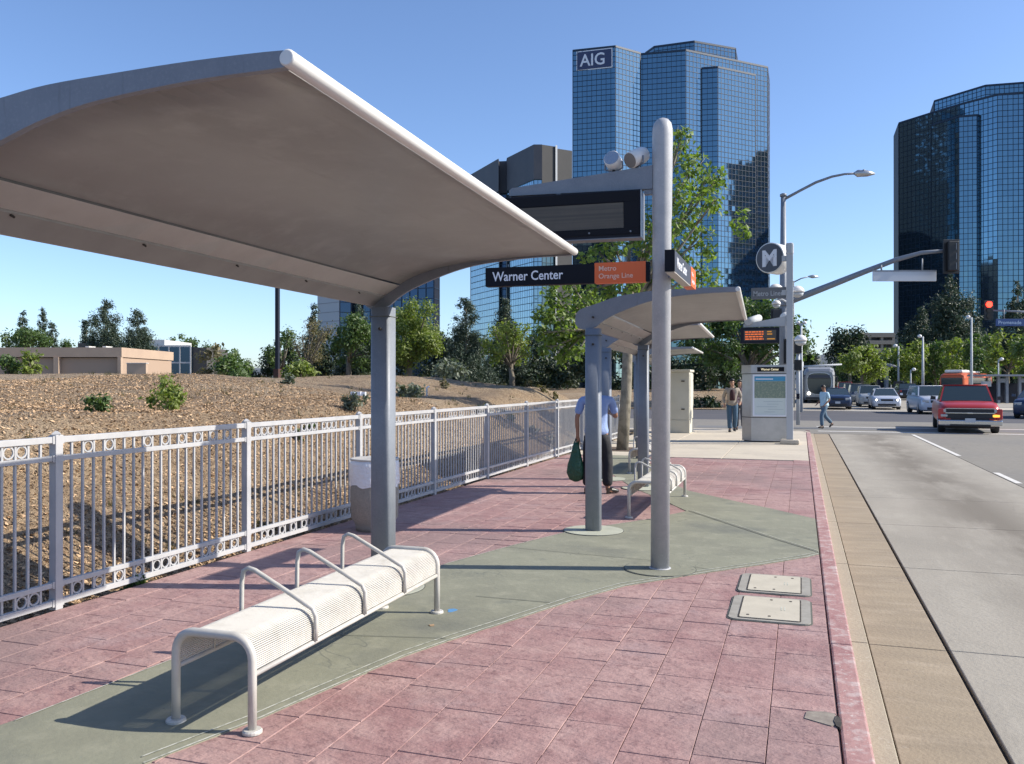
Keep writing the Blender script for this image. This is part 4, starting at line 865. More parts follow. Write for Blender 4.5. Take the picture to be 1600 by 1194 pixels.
bx('column', -2*k10, 2*k10, -.3, .3, RZ, hz(574, 120), M['galv'], t10); bx('dark_panel', -11*k10, -3*k10, .4, .6, RZ, hz(580, 120), M['dark'], t10); bx('ticket_machine', 13*k10, 22*k10, -.2, .4, RZ, hz(596, 120), M['panelgrey'], t10)
t11 = thing('station_canopy', 'small grey shelter left of the orange bus', 'canopy', at(1412, 125), YAW)
k11 = 125/FPX
bx('roof_slab', -2*k11, 16*k11, -1, 1, hz(597, 125), hz(595, 125), M['galv'], t11)
for u in (0, 8, 14): bx('column', u*k11-.1, u*k11+.1, -.1, .1, RZ, hz(597, 125)-.003, M['galv'], t11)
bx('back_panel', .2*k11, 14*k11, .3, .4, 0, hz(600, 125), M['panelgrey'], t11)
struct(bx('median', 9.6, 60, 88, 89, RZ, .02, M['tan']), 'pale raised kerb across the far side')
struct(bx('far_sidewalk', 11, 60, 58.3, 62, RZ, .0, M['tan']), 'far pale sidewalk at the right')
# ---------------------------------------------------------------- trees
def leaves(name, blobs, m, par, size, n, seed, shell=.5, flat=.7, squash=1.0, droop=0):
    rr = random.Random(seed); V = []; Fc = []
    for (c, r) in blobs:
        cnt = max(4, int(n*(r/size)**2))
        for k in range(cnt):
            d = Vector((rr.gauss(0, 1), rr.gauss(0, 1), rr.gauss(0, 1))).normalized()
            q = d*r*(shell+(1-shell)*rr.random())*rr.uniform(.75, 1.12) if rr.random() < .85 else d*r*rr.uniform(1.0, 1.32)
            q.z *= squash; p = c+q
            nn = (d*.6+Vector((rr.uniform(-1, 1), rr.uniform(-1, 1), rr.uniform(-.2, 1.2)))).normalized()
            t = nn.orthogonal().normalized(); t.rotate(Matrix.Rotation(rr.uniform(0, 6.28), 3, nn)); b = nn.cross(t)
            s = size*rr.uniform(.6, 1.25); k0 = len(V); fold = nn*s*.18
            V += [p-t*s, p+b*s*flat*.7-fold*.5+t*s*.15, p+t*s, p-b*s*flat*.7-fold*.5+t*s*.15]; Fc.append((k0, k0+1, k0+2, k0+3))
    return new(name, ([tuple(v) for v in V], Fc), m, par)
def tree(name, lab, u, d, blobs, m, size, n, seed, zb=None, trunk_top=None, tr=.15, bark='bark', cat='tree', shell=.4, limbs=6, group=None, lean=None, flat=.7):
    """blobs given as (u, v, radius in photo pixels, depth offset) and turned into metres at the tree's own distance"""
    b = at(u, d); zb = 0 if zb is None else zb; b.z = zb
    t = thing(name, lab, cat, b, 0, group); rr = random.Random(seed)
    bl = [(at(x[0], d+x[3], hz(x[1], d+x[3]))-b, x[2]*d/FPX) for x in blobs]
    top = trunk_top if trunk_top is not None else max(c.z for c, r in bl)*.45
    tx = Vector((0, 0, 0)) if lean is None else Vector((lean[0], lean[1], 0))
    tb('trunk', [(0, 0, -.3), tx*.35+Vector((.03, 0, top*.35)), tx*.7+Vector((-.02, .02, top*.7)), tx+Vector((0, 0, top))], [tr*1.15, tr, tr*.85, tr*.6], M[bark], t, 10)
    bm = bmesh.new(); st = tx+Vector((0, 0, top))
    pick = sorted(bl, key=lambda q: -q[1])[:limbs] if limbs < len(bl) else bl
    for c, r in pick:
        s0 = tx*.8+Vector((0, 0, top*rr.uniform(.75, 1.0))); mid = s0.lerp(c, .5)+Vector((rr.uniform(-.1, .1), rr.uniform(-.1, .1), .08))*r
        tube(bm, [s0, mid, c, c+(c-s0).normalized()*r*.5], [tr*.5, tr*.3, tr*.16, tr*.05], 6)
        for k in range(3):
            q = c+Vector((rr.uniform(-1, 1), rr.uniform(-1, 1), rr.uniform(-.5, 1)))*r*.75; tube(bm, [mid.lerp(c, .6), q], [tr*.13, tr*.03], 5)
    new('limbs', bm, M[bark], t, True); leaves('crown', bl, m, t, size, n, seed, shell, flat)
    return t
def rblobs(u0, u1, v0, v1, r, n, seed, dd=2.0, inside=None):
    rr = random.Random(seed); out = []
    while len(out) < n:
        x, y = rr.uniform(-1, 1), rr.uniform(-1, 1)
        if x*x+y*y > 1 and not inside: continue
        out.append(((u0+u1)/2+x*(u1-u0)/2, (v0+v1)/2+y*(v1-v0)/2, r*rr.uniform(.65, 1.25), rr.uniform(-dd, dd)))
    return out
def conifer(lab, u, d, vtop, halfw, seed, zb=0, name='pine_tree', m='leaf_pine', n=90, vbot=600, size=.16, group=None, skip=.12):
    b = at(u, d, zb); H = hz(vtop, d)-zb; Wd = halfw*d/FPX; rr = random.Random(seed); t = thing(name, lab, 'tree', b, 0, group)
    tb('trunk', [(0, 0, -.3), (0, 0, H*.5), (0, 0, H*.98)], [max(.1, H*.022), H*.013, .02], M['bark'], t, 8); bl = []; bm = bmesh.new()
    z = H*.10
    while z < H*.99:
        f = 1-z/H; R_ = Wd*1.5*(f**.65)*rr.uniform(.75, 1.2)+.2; k = max(3, int(4+6*f))
        for i in range(k):
            if rr.random() < skip: continue
            a = 2*math.pi*(i+rr.random())/k; q = R_*rr.uniform(.3, .95); c = Vector((math.cos(a)*q, math.sin(a)*q, z+rr.uniform(-.02, .03)*H)); bl.append((c, max(.35, R_*.5*rr.uniform(.7, 1.25)))); tube(bm, [(0, 0, z-.02*H), c], [.02+.004*H*f, .01], 5)
        z += H*.055*rr.uniform(.8, 1.2)
    bl += [(Vector((0, 0, H*.97)), max(.2, Wd*.14)), (Vector((0, 0, H*.9)), max(.25, Wd*.2))]
    stuff(new('branches', bm, M['bark'], t, True)); leaves('crown', bl, M[m], t, size*max(1, d/60), 9, seed, .2, .45, 1.0)
    return t
MB = [(1065, 212, 20, 0), (1062, 235, 18, .3), (1080, 262, 30, .2), (1060, 300, 30, -.4), (1098, 290, 30, .4), (1122, 278, 20, .6), (1112, 320, 22, -.5), (1075, 335, 32, .5), (1050, 360, 30, -.6), (1092, 370, 28, .2),
      (1055, 405, 28, .5), (1090, 425, 24, -.3), (1108, 395, 15, .3), (1160, 335, 11, 0), (1152, 352, 11, .4), (1163, 365, 14, -.2), (1112, 440, 18, 0), (1020, 345, 24, .4), (1012, 385, 28, -.4), (985, 372, 26, .6), (960, 388, 24, 0), (935, 395, 20, .4), (915, 402, 16, -.2),
      (1020, 430, 24, .3), (985, 445, 24, -.4), (955, 455, 22, .3), (1040, 320, 18, -.3), (925, 452, 20, 0), (1055, 450, 20, .6), (1080, 470, 18, -.5), (1010, 465, 18, .6)]
tree('plane_tree', 'leafy green plane tree growing from the soil pit behind the tall sign pole', 971, 20.6, MB, M['leaf_main'], .085, 5.6, 21, 0, 4.2, .13, 'palebark', lean=(.25, .05), limbs=20)
MB2 = [(866, 470, 20, .3), (850, 492, 22, 0), (880, 498, 24, -.4), (900, 478, 22, .4), (868, 525, 24, .2), (893, 530, 22, .5), (845, 520, 16, -.5), (912, 520, 18, 0), (880, 555, 18, .3), (902, 552, 14, -.2), (850, 548, 13, 0), (940, 500, 20, .5), (865, 450, 12, 0), (895, 448, 16, .4), (925, 470, 18, -.3)]
tree('plane_tree', 'second plane tree, its crown left of the second shelter roof', 932, 25.5, MB2, M['leaf_main'], .095, 9, 22, 1.2, 2.4, .12, 'palebark', limbs=14)
MB3 = rblobs(1075, 1260, 470, 575, 22, 34, 31, 2.5)+[(1245, 540, 14, 0), (1130, 500, 24, 1), (1160, 480, 20, 0), (1095, 520, 20, 0)]
tree('street_tree', 'broad green street tree behind the arrival board and pylon', 1170, 62, MB3, M['leaf_mid'], .17, 9, 32, -.1, 3.0, .28, limbs=16)
tree('street_tree', 'darker tree standing just right of the pylon post', 1258, 95, rblobs(1240, 1274, 520, 600, 13, 12, 33, 1.5), M['leaf_dark'], .24, 9, 34, -.1, 4, .25)
tree('evergreen_tree', 'dark round evergreen right of the silver bus', 1328, 150, rblobs(1303, 1352, 515, 600, 15, 22, 35, 3), M['leaf_dark'], .32, 9, 36, -.1, 5, .35)
tree('lime_tree', 'bright lime green tree above the waiting sedans', 1347, 105, rblobs(1312, 1385, 548, 592, 12, 26, 37, 2)+[(1340, 550, 9, 0), (1385, 552, 8, 0), (1362, 556, 9, 1)], M['leaf_lime'], .22, 9, 38, -.1, 3.2, .2)
for i, (u, v0, d, hw, mm, lab) in enumerate(((1398, 548, 128, 20, 'leaf_mid', 'green tree left of the white globe lamp post'), (1425, 535, 120, 24, 'leaf_lime', 'pale green tree directly above the dark pickup'), (1462, 540, 125, 24, 'leaf_mid', 'green tree directly above the orange bus'),
        (1500, 532, 118, 26, 'leaf_lime', 'lime tree under the red traffic signal'), (1538, 525, 112, 28, 'leaf_mid', 'green tree behind the red pickup roof'), (1575, 515, 100, 30, 'leaf_lime', 'lime tree above the station canopy frames'), (1612, 522, 95, 28, 'leaf_mid', 'green tree cut by the right edge'),
        (1330, 572, 170, 18, 'leaf_mid', 'small green tree showing behind the silver bus'))):
    tree('street_tree', lab, u, d, rblobs(u-hw, u+hw, v0, 592, 11, 24, 40+i, 3), M[mm], .26, 9, 60+i, -.1, 3.4, .2, limbs=8, group='street trees lining the far side')
for i, (u, d, vt, hw, lab) in enumerate(((1485, 150, 428, 38, 'tallest pine in front of the right tower'), (1440, 160, 478, 30, 'dark pine left of the tallest one by the right tower'), (1590, 140, 436, 26, 'pine at the right edge above the blue street sign'), (1517, 155, 466, 18, 'narrow pine between the tallest pine and the red signal'), (1418, 170, 506, 20, 'low dark pine at the left foot of the right tower'), (1562, 150, 500, 22, 'short dark pine under the blue street sign'))):
    conifer(lab, u, d, vt, hw, 80+i, -.2, n=120, size=.13, group='pines in front of the right tower')
for i, (u, d, vt, hw, lab) in enumerate(((165, 72, 471, 28, 'tallest dark pine behind the beige building'), (215, 70, 488, 29, 'dense pine right of the tallest one at the left'), (135, 100, 500, 13, 'small pine just left of the tallest one at the left'), (35, 110, 487, 14, 'slim pine at the far left edge'), (67, 115, 486, 10, 'thin pine second from the left edge'), (82, 110, 505, 10, 'short pine third from the left edge'),
        (728, 75, 463, 26, 'dark pine left of the Warner Center sign post area, against the sky'), (700, 85, 530, 14, 'short dark pine at the foot of the mirrored office block'), (790, 80, 470, 20, 'pine in front of the dark slot of the office block'), (489, 90, 478, 14, 'narrow pine beside the pale grey building end'), (560, 85, 476, 20, 'dark pine in front of the navy office block'))):
    conifer(lab, u, d, vt, hw, 100+i, 0, n=150, size=.10, group='pines beyond the mulch mound')
MB4 = [(765, 545, 14, 0), (758, 535, 10, .3), (780, 522, 16, .4), (790, 512, 14, -.3), (805, 520, 15, 0), (815, 535, 15, .4), (822, 552, 12, -.3), (800, 545, 16, .4), (782, 545, 14, -.4), (775, 560, 13, 0), (808, 562, 12, .3), (795, 530, 16, 0), (822, 515, 9, .4), (770, 515, 9, 0)]
ct_ = at(799, 26.5); tree('small_tree', 'small yellow green tree with a forked trunk on the mulch mound', 799, 26.5, MB4, M['leaf_lime'], .06, 7, 120, mz(ct_.x, ct_.y)-.02, .75, .085, limbs=14)
tree('street_tree', 'bright green rounded tree just right of the near shelter post', 640, 80, rblobs(600, 688, 478, 575, 15, 34, 121, 2), M['leaf_lime'], .15, 9, 122, 0, 4, .3, limbs=12)
tree('street_tree', 'green tree left of the near shelter post', 545, 78, rblobs(522, 600, 500, 580, 14, 22, 123, 2), M['leaf_mid'], .16, 9, 124, 0, 4, .3)
tree('bare_tree', 'sparse brownish tree beside the narrow pine', 478, 70, rblobs(452, 520, 500, 575, 12, 16, 125, 2), M['leaf_dry'], .10, 2.5, 126, 0, 3, .2, limbs=16)
tree('street_tree', 'olive green tree behind the dark lamp pole', 440, 85, rblobs(420, 462, 515, 575, 10, 12, 127, 2), M['leaf_mid'], .15, 7, 128, 0, 3, .2)
tree('street_tree', 'green trees above the beige building at the far left', 28, 90, rblobs(5, 75, 518, 560, 12, 16, 129, 2), M['leaf_mid'], .16, 8, 130, 0, 3, .2)
tree('street_tree', 'small round tree right of the low glass office', 290, 120, rblobs(262, 305, 520, 550, 8, 10, 131, 2), M['leaf_mid'], .2, 8, 132, 0, 5, .2)
tree('shade_tree', 'dark tree behind the cream cabinet and map kiosk', 1100, 75, rblobs(1040, 1150, 540, 615, 16, 26, 133, 3), M['leaf_dark'], .18, 9, 134, 0, 3, .25)
# dark planting masses behind the mound
for i, (u0, u1, v0, d, n) in enumerate(((385, 520, 540, 95, 26), (500, 700, 525, 92, 46), (680, 900, 530, 88, 50), (830, 1050, 545, 80, 44), (1010, 1170, 575, 84, 30), (1250, 1430, 588, 185, 60), (1430, 1660, 585, 165, 80))):
    bl = [(at(a, dd_, hz(b_, dd_)), r*min(d, 95)/FPX*(1 if i < 5 else .9)) for (a, b_, r, o_) in rblobs(u0, u1, v0, 606, 15, n, 140+i, 3, True) for dd_ in (d+o_,)]
    stuff(leaves('dark_hedge_mass', bl, M['leaf_dark'], None, .20, 12, 150+i, .2), ['dark hedge at the left beyond the mound', 'dark planting behind the near shelter post', 'dark planting below the mirrored office block', 'dark planting behind the second shelter', 'dark planting behind the cabinet', 'dark hedge under the lime tree', 'dark hedge under the street trees at the right'][i])
for i, (u, v0, d, hw) in enumerate(((270, 530, 140, 60), (345, 545, 110, 60), (110, 520, 160, 70))):
    bl = [(at(a, dd_, hz(b_, dd_)), r*d/FPX) for (a, b_, r, o_) in rblobs(u-hw, u+hw, v0+6, 600, 9, 30, 160+i, 3, True) for dd_ in (d+o_,)]
    stuff(leaves('distant_foliage', bl, M['leaf_mid'], None, .22, 10, 170+i, .2), ['distant foliage behind the low office', 'distant foliage behind the round bush', 'distant foliage behind the pines at the left'][i])
# ---------------------------------------------------------------- shrubs on the mound
SH = [(375, 562, 27, 15, 24, 'leaf_mid', 'big round green bush on the crest of the mound'), (470, 580, 22, 11, 26, 'leaf_lime', 'low wide yellow green bush by the dark lamp pole'), (262, 603, 24, 22, 12.5, 'leaf_lime', 'loose bright green shrub in the middle of the mound'), (155, 628, 17, 12, 10.5, 'leaf_mid', 'small dark green tuft left of the bright shrub'),
      (555, 615, 14, 12, 15, 'leaf_sage', 'grey green shrub just left of the near shelter post'), (465, 632, 7, 7, 12.5, 'leaf_mid', 'tiny green plant above the fence, left one of two'), (484, 628, 6, 6, 13, 'leaf_mid', 'tiny green plant above the fence, right one of two'), (645, 606, 18, 8, 20, 'leaf_sage', 'low grey shrub right of the near shelter post'),
      (12, 570, 18, 16, 24, 'leaf_mid', 'green shrub cut by the left edge'), (52, 573, 16, 15, 24, 'leaf_lime', 'thin shrub in front of the beige wall'), (452, 588, 9, 6, 20, 'leaf_sage', 'pale blue green tuft beside the wide bush'), (752, 616, 12, 5, 20, 'leaf_sage', 'low sage shrub left of the small tree trunk'), (800, 617, 7, 5, 21, 'leaf_mid', 'green tuft at the foot of the small forked tree'),
      (824, 593, 7, 6, 26, 'leaf_dry', 'brownish tuft right of the small forked tree'), (848, 597, 6, 5, 26, 'leaf_dry', 'second brownish tuft right of the small forked tree'), (868, 599, 5, 6, 26, 'leaf_dry', 'third brownish tuft right of the small forked tree'), (902, 600, 5, 7, 26, 'leaf_mid', 'upright dark tuft left of the second shelter post'), (695, 600, 9, 6, 24, 'leaf_dry', 'dry tuft on the slope above the fence'),
      (835, 612, 9, 5, 21, 'leaf_sage', 'low tuft behind the fence, left one of three'), (862, 614, 8, 5, 21, 'leaf_sage', 'low tuft behind the fence, middle one of three'), (890, 613, 8, 5, 21, 'leaf_sage', 'low tuft behind the fence, right one of three'), (215, 700, 16, 14, 6.9, 'leaf_mid', 'small green weed seen through the fence'), (415, 680, 9, 10, 9.3, 'leaf_dry', 'dry weed behind the third fence panel'), (320, 575, 12, 6, 24, 'leaf_dry', 'dry brush on the mound crest left of the big round bush'), (330, 548, 16, 14, 44, 'leaf_dry', 'brownish shrub behind the big round bush'),
      (1100, 630, 18, 7, 60, 'leaf_dark', 'low dark plants at the kerb across the street, left of the walking man'), (1072, 628, 9, 5, 61, 'leaf_dry', 'dry tuft across the street beside the cream cabinet'),
      (705, 575, 22, 8, 45, 'leaf_sage', 'low sage hedge on the far crest'), (600, 603, 10, 5, 22, 'leaf_dry', 'dry tuft behind the near shelter post')]
for i, (u, v, rx, ry, d, mm, lab) in enumerate(SH):
    rx *= 1.25; ry *= 1.25; r = rx*d/FPX; p = at(u, d); zg = mz(p.x, p.y) if d < 32 else hz(v+ry, d)
    t = thing('shrub', lab, 'shrub', (p.x, p.y, zg), 0, 'shrubs on the mulch mound'); rr = random.Random(200+i)
    bm = bmesh.new(); bl = []
    for k in range(9):
        q = Vector((rr.uniform(-.75, .75)*r, rr.uniform(-.75, .75)*r, rr.uniform(.25, 1.7)*ry*d/FPX)); bl.append((q, r*.46)); tube(bm, [(0, 0, -.05), q*.5+Vector((0, 0, .05)), q], [.012, .008, .003], 5)
    new('stems', bm, M['bark'], t); sz = .035*max(1, d/12)
    leaves('foliage', bl, M[mm], t, sz, (9 if mm != 'leaf_dry' else 4), 300+i, .2)
for i, (u, v, d, h) in enumerate(((667, 599, 21.5, .22), (640, 603, 21, .1))):
    p = at(u, d); z = mz(p.x, p.y); o = tb('irrigation_pipe', [(p.x, p.y, z-.05), (p.x, p.y, z+h), (p.x+.06, p.y, z+h+.03)], .02, M['letter']); tag(o, ['white upright irrigation pipe with a bent top on the mound', 'short white pipe stub left of the upright pipe'][i], 'pipe')
for i, (u, lab) in enumerate(((552, 'first'), (561, 'second'), (568, 'third'))):
    p = at(u, 18.5); z = mz(p.x, p.y); tag(bx('white_marker', p.x-.05, p.x+.05, p.y-.03, p.y+.03, z, z+.1, M['letter']), 'small white marker block on the mound, %s in its row from the left' % lab, 'marker')
# ---------------------------------------------------------------- vehicles
def paint(n, c, r=.28, me=.2): return mat(n, c, r, me, spec=.6)
M['tyre'] = mat('tyre_rubber', (.025, .025, .025), .85); M['rim'] = mat('wheel_rim', (.4, .4, .42), .35, .7); M['plate'] = mat('number_plate', (.50, .52, .55), .5); M['blackplastic'] = mat('black_plastic', (.02, .02, .022), .55)
def loft(name, st, m, par, top=.80):
    bm = bmesh.new(); rows = []
    for (y, z0, z1, hw) in st:
        h = z1-z0; half = [(hw*.90, z0), (hw*.985, z0+.12*h), (hw, z0+.45*h), (hw*.985, z1-.22*h), (hw*.93, z1-.07*h), (hw*top, z1-.01*h), (hw*.35, z1+.012)]
        pts = half+[(-x, z) for x, z in half[::-1]]; rows.append([bm.verts.new((x, y, z)) for x, z in pts])
    n = len(rows[0])
    for a, b in zip(rows[:-1], rows[1:]):
        for i in range(n): bm.faces.new((a[i], a[(i+1) % n], b[(i+1) % n], b[i]))
    bm.faces.new(rows[0][::-1]); bm.faces.new(rows[-1]); return new(name, bm, m, par, True)
def hexa(name, b4, t4, m, par):
    bm = bmesh.new(); b = [bm.verts.new(p) for p in b4]; t = [bm.verts.new(p) for p in t4]; bm.faces.new(b[::-1]); bm.faces.new(t)
    for i in range(4): bm.faces.new((b[i], b[(i+1) % 4], t[(i+1) % 4], t[i]))
    return new(name, bm, m, par)
def wheel(par, x, y, r, wd=.24):
    w_ = lt('wheel', [(r*.9, -wd/2), (r, -wd/2+.03), (r, wd/2-.03), (r*.9, wd/2)], M['tyre'], par, 0, 0, 24); w_.data.transform(Matrix.Rotation(R(90), 4, 'Y')); w_.location = (x, y, r)
    s_ = 1 if x > 0 else -1
    q = lt('rim', [(r*.62, s_*(wd/2-.01)), (r*.60, s_*(wd/2+.006)), (r*.15, s_*(wd/2-.02+.03))] if s_ > 0 else [(r*.15, -wd/2-.01), (r*.60, -wd/2-.006), (r*.62, -wd/2+.01)], M['rim'], w_, 0, 0, 16); q.data.transform(Matrix.Rotation(R(90), 4, 'Y')); return w_
def cabin(par, pm, W, zb, y0, y1, WT, zt, y0t, y1t, glass=None):
    g = glass or M['glasscar']; e = .05
    B_ = [(-W, y0, zb), (W, y0, zb), (W, y1, zb), (-W, y1, zb)]; T_ = [(-WT, y0t, zt), (WT, y0t, zt), (WT, y1t, zt), (-WT, y1t, zt)]
    def pane(nm, i, j, ins=.05, off=.006):
        b0, b1, t1_, t0 = map(Vector, (B_[i], B_[j], T_[j], T_[i])); n_ = (b1-b0).cross(t0-b0).normalized(); c = (b0+b1+t0+t1_)/4
        q = [c+(p-c)*(1-ins) for p in (b0, b1, t1_, t0)]
        hexa(nm, [p+n_*off for p in q], [p-n_*.02 for p in q], g, par)
    core = hexa('cabin_frame', B_, T_, pm, par)
    pane('windshield', 0, 1, .07); pane('side_window', 1, 2, .14); pane('rear_window', 2, 3, .12); pane('side_window', 3, 0, .14)
    bm = bmesh.new(); prism(bm, [(-WT-.012, y0t-.02), (WT+.012, y0t-.02), (WT+.012, y1t+.02), (-WT-.012, y1t+.02)], zt+.002, zt+.035)
    es = [e_ for e_ in bm.edges]; bmesh.ops.bevel(bm, geom=es, offset=.014, segments=2, affect='EDGES'); new('roof', bm, pm, par, True)
def vehicle(name, lab, cat, u, d, pm, W=.9, L=4.6, hood=.98, roof=1.45, wr=.33, cw=.76, ty0=1.0, lights='off', rz=0, suv=False, front=True, clear=.2, grille='slim', pickup=False, group='vehicles waiting at the intersection'):
    p = at(u, d, RZ); t = thing(name, lab, cat, (p.x, p.y, RZ), rz, group); z0 = clear
    st = [(0, z0+.08, hood*.74, W*.80), (.05, z0+.02, hood*.82, W*.90), (.22, z0, hood*.90, W*.97), (.9, z0, hood*.98, W), (L*.5, z0, hood, W)]
    if pickup: st += [(L-.25, z0+.05, hood, W), (L, z0+.12, hood-.02, W*.98)]
    else: st += [(L-.5, z0+.05, hood*1.0, W*.98), (L-.1, z0+.15, hood*.93, W*.9), (L, z0+.2, hood*.8, W*.8)]
    loft('body', st, pm, t)
    if pickup: cabin(t, pm, W*.90, hood-.03, ty0+.15, ty0+1.9, W*.74, roof-.035, ty0+.72, ty0+1.75)
    elif suv: cabin(t, pm, W*.92, hood-.03, ty0, L-.2, W*.78, roof-.035, ty0+.6, L-.45)
    else: cabin(t, pm, W*.90, hood-.03, ty0, L-.6, W*.66, roof-.035, ty0+.85, L-1.35)
    for sx in (-1, 1):
        wheel(t, sx*(W-.13), .85, wr); wheel(t, sx*(W-.13), L-.95, wr)
        hl = {'off': M['headlens'], 'on': M['headlamp']}[lights]
        zl = hood*.70
        if front:
            bm = bmesh.new(); box(bm, -.17, .17, -.04, .10, -.075, .075, .03); o = new('headlight', bm, M['headlens'] if lights == 'off' else M['headlens'], t); o.location = (sx*W*.70, .03, zl); o.rotation_euler = (0, 0, sx*.25)
            if lights == 'on': tb('lit_bulb', [(0, -.046, 0), (0, -.06, 0)], .06, M['headlamp'], o, 10, False)
        else: bx('tail_light', sx*W*.8-.09, sx*W*.8+.09, -.02, .02, hood*.7, hood*.85, paint('tail_red', (.3, .01, .01)), t)
        hexa('mirror', [(sx*(W+.02), ty0+.3, hood+.03), (sx*(W+.20), ty0+.34, hood+.03), (sx*(W+.20), ty0+.44, hood+.03), (sx*(W+.02), ty0+.42, hood+.03)], [(sx*(W+.02), ty0+.3, hood+.15), (sx*(W+.18), ty0+.34, hood+.17), (sx*(W+.18), ty0+.44, hood+.17), (sx*(W+.02), ty0+.42, hood+.15)], M['blackplastic'] if pickup else pm, t)
    if front:
        if grille == 'slim': bx('grille', -W*.42, W*.42, -.012, .05, hood*.62, hood*.76, M['blackplastic'], t, .01)
        bx('lower_intake', -W*.62, W*.62, -.006, .05, z0+.06, z0+.20, M['blackplastic'], t, .01)
    bx('number_plate', -.16, .16, -.035, -.015, z0+.20, z0+.34, M['plate'], t)
    bx('underbody', -W*.8, W*.8, .5, L-.5, .16, z0+.1, M['blackplastic'], t)
    return t
# red pickup truck
RD = paint('red_truck_paint', (.42, .035, .035)); u0 = 1515.5
tk = vehicle('pickup_truck', 'red pickup truck with chrome bumper and a lit amber indicator, coming towards the camera', 'pickup truck', 1515.5, 29.7, RD, W=.97, L=5.3, hood=1.12, roof=1.70, wr=.37, ty0=1.25, rz=R(-5), clear=.33, grille='none', pickup=True)
bx('grille', -.74, .74, -.02, .05, .53, .86, M['blackplastic'], tk, .01); bx('grille_bar', -.76, .76, -.05, -.021, .70, .735, M['chrome'], tk, .005); bx('grille_bar', -.76, .76, -.035, -.021, .86, .885, M['chrome'], tk, .004)
bx('badge', -.09, .09, -.062, -.051, .69, .745, M['chrome'], tk, .01)
bx('bumper', -.98, .98, -.14, .06, .28, .48, M['chrome'], tk, .04); bx('bumper_recess', -.62, .62, -.152, -.141, .27, .335, M['blackplastic'], tk)
o = [c for c in tk.children if c.name.startswith('number_plate')][0]; o.location = (0, -.135, -.13)
for o in [c for c in tk.children if c.name.startswith('headlight')]: o.location.z = .79; o.scale = (1.15, 1, .8); o.rotation_euler = (0, 0, 0)
for sx in (-1, 1):
    for k in range(1): bx('indicator', sx*.80-.11, sx*.80+.11, -.03, .03, .58, .67, M['amberlamp'] if sx > 0 else M['headlens'], tk, .02)
    bx('bumper_corner', sx*.9-.09, sx*.9+.09, -.02, .2, .5, .86, RD, tk, .03)
bx('wiper', -.5, .1, 1.30, 1.33, 1.11, 1.13, M['blackplastic'], tk)
bx('seat', .25, .62, 2.2, 2.3, 1.15, 1.5, M['panelgrey'], tk)
WS = paint('white_car_paint', (.50, .53, .60)); SV = paint('silver_car_paint', (.36, .38, .40)); NV = paint('navy_car_paint', (.02, .035, .08)); BK = paint('black_car_paint', (.015, .016, .02)); GY = paint('grey_car_paint', (.14, .15, .16))
vehicle('white_suv', 'white car half hidden behind the red pickup', 'car', 1466, 48, WS, W=.92, L=4.7, hood=1.05, roof=1.62, wr=.36, suv=True, rz=R(4))
vehicle('sedan_car', 'navy blue sedan waiting next to the silver bus', 'car', 1309, 57, NV, W=.90, L=4.7, hood=1.0, roof=1.44, group='vehicles waiting at the intersection')
vehicle('sedan_car', 'white sedan with lit headlights, front right of the waiting cars', 'car', 1386, 56.5, WS, W=.90, L=4.6, hood=.93, roof=1.42, lights='on')
vehicle('grey_suv', 'silver car just left of the white sedan, one behind', 'car', 1362, 63, SV, W=.88, L=4.5, hood=1.0, roof=1.58, suv=True)
vehicle('grey_suv', 'grey car between the navy sedan and the silver one', 'car', 1346, 70, GY, W=.90, L=4.6, hood=1.05, roof=1.68, suv=True)
vehicle('hatchback_car', 'dull beige car with headlights on, right behind the navy sedan', 'car', 1335, 80, paint('beige_car_paint', (.24, .22, .19)), W=.9, L=4.5, hood=1.0, roof=1.75, suv=True, lights='on')
vehicle('red_car', 'small red car far back beside the bus', 'car', 1322, 95, RD, W=.88, L=4.4, hood=1.3, roof=1.9, suv=True)
vehicle('dark_pickup', 'black pickup parked on the far side, seen from behind', 'pickup truck', 1421, 88, BK, W=1.0, L=5.4, hood=1.22, roof=1.75, wr=.38, suv=True, front=False)
vehicle('dark_car', 'dark blue car cut off by the right edge', 'car', 1614, 42, NV, W=.92, L=4.6, hood=1.05, roof=1.5, rz=R(-20), lights='off')
# silver bus
def bus(name, lab, u, d, W, H, L, pm, rz, orange=False):
    p = at(u, d, RZ); t = thing(name, lab, 'bus', (p.x, p.y, RZ), rz); g = M['glasscar']
    bm = bmesh.new(); rows = []
    for (y, ins, zt) in ((0, .14, H-.35), (.12, .05, H-.15), (.5, 0, H), (L, 0, H)):
        w_ = W-ins; pts = [(w_*.94, .30), (w_, .55), (w_, zt-.5), (w_*.93, zt-.15), (w_*.72, zt)]; pts = pts+[(-x, z) for x, z in pts[::-1]]; rows.append([bm.verts.new((x, y, z)) for x, z in pts])
    for a, b in zip(rows[:-1], rows[1:]):
        for i in range(10): bm.faces.new((a[i], a[(i+1) % 10], b[(i+1) % 10], b[i]))
    bm.faces.new(rows[0][::-1]); bm.faces.new(rows[-1]); new('body', bm, pm, t, False)
    for sx in (-1, 1):
        wheel(t, sx*(W-.18), 2.4, .48, .3); wheel(t, sx*(W-.18), L-2.8, .48, .3); bx('side_window', sx*W-.012, sx*W+.012, 1.4, L-.6, 1.35, 2.35, g, t)
    return t
bsl = bus('city_bus', 'silver articulated bus with a big rounded windshield and one lit headlight', 1280, 75, 1.29, 3.15, 17, mat('silver_bus_paint', (.34, .34, .34), .35, .3), R(0))
pts = [(1.0*math.copysign(abs(math.cos(a))**.6, math.cos(a))*(.97+.09*math.sin(a)), 1.72+.92*math.copysign(abs(math.sin(a))**.75, math.sin(a))) for a in [2*math.pi*k/28 for k in range(28)]]
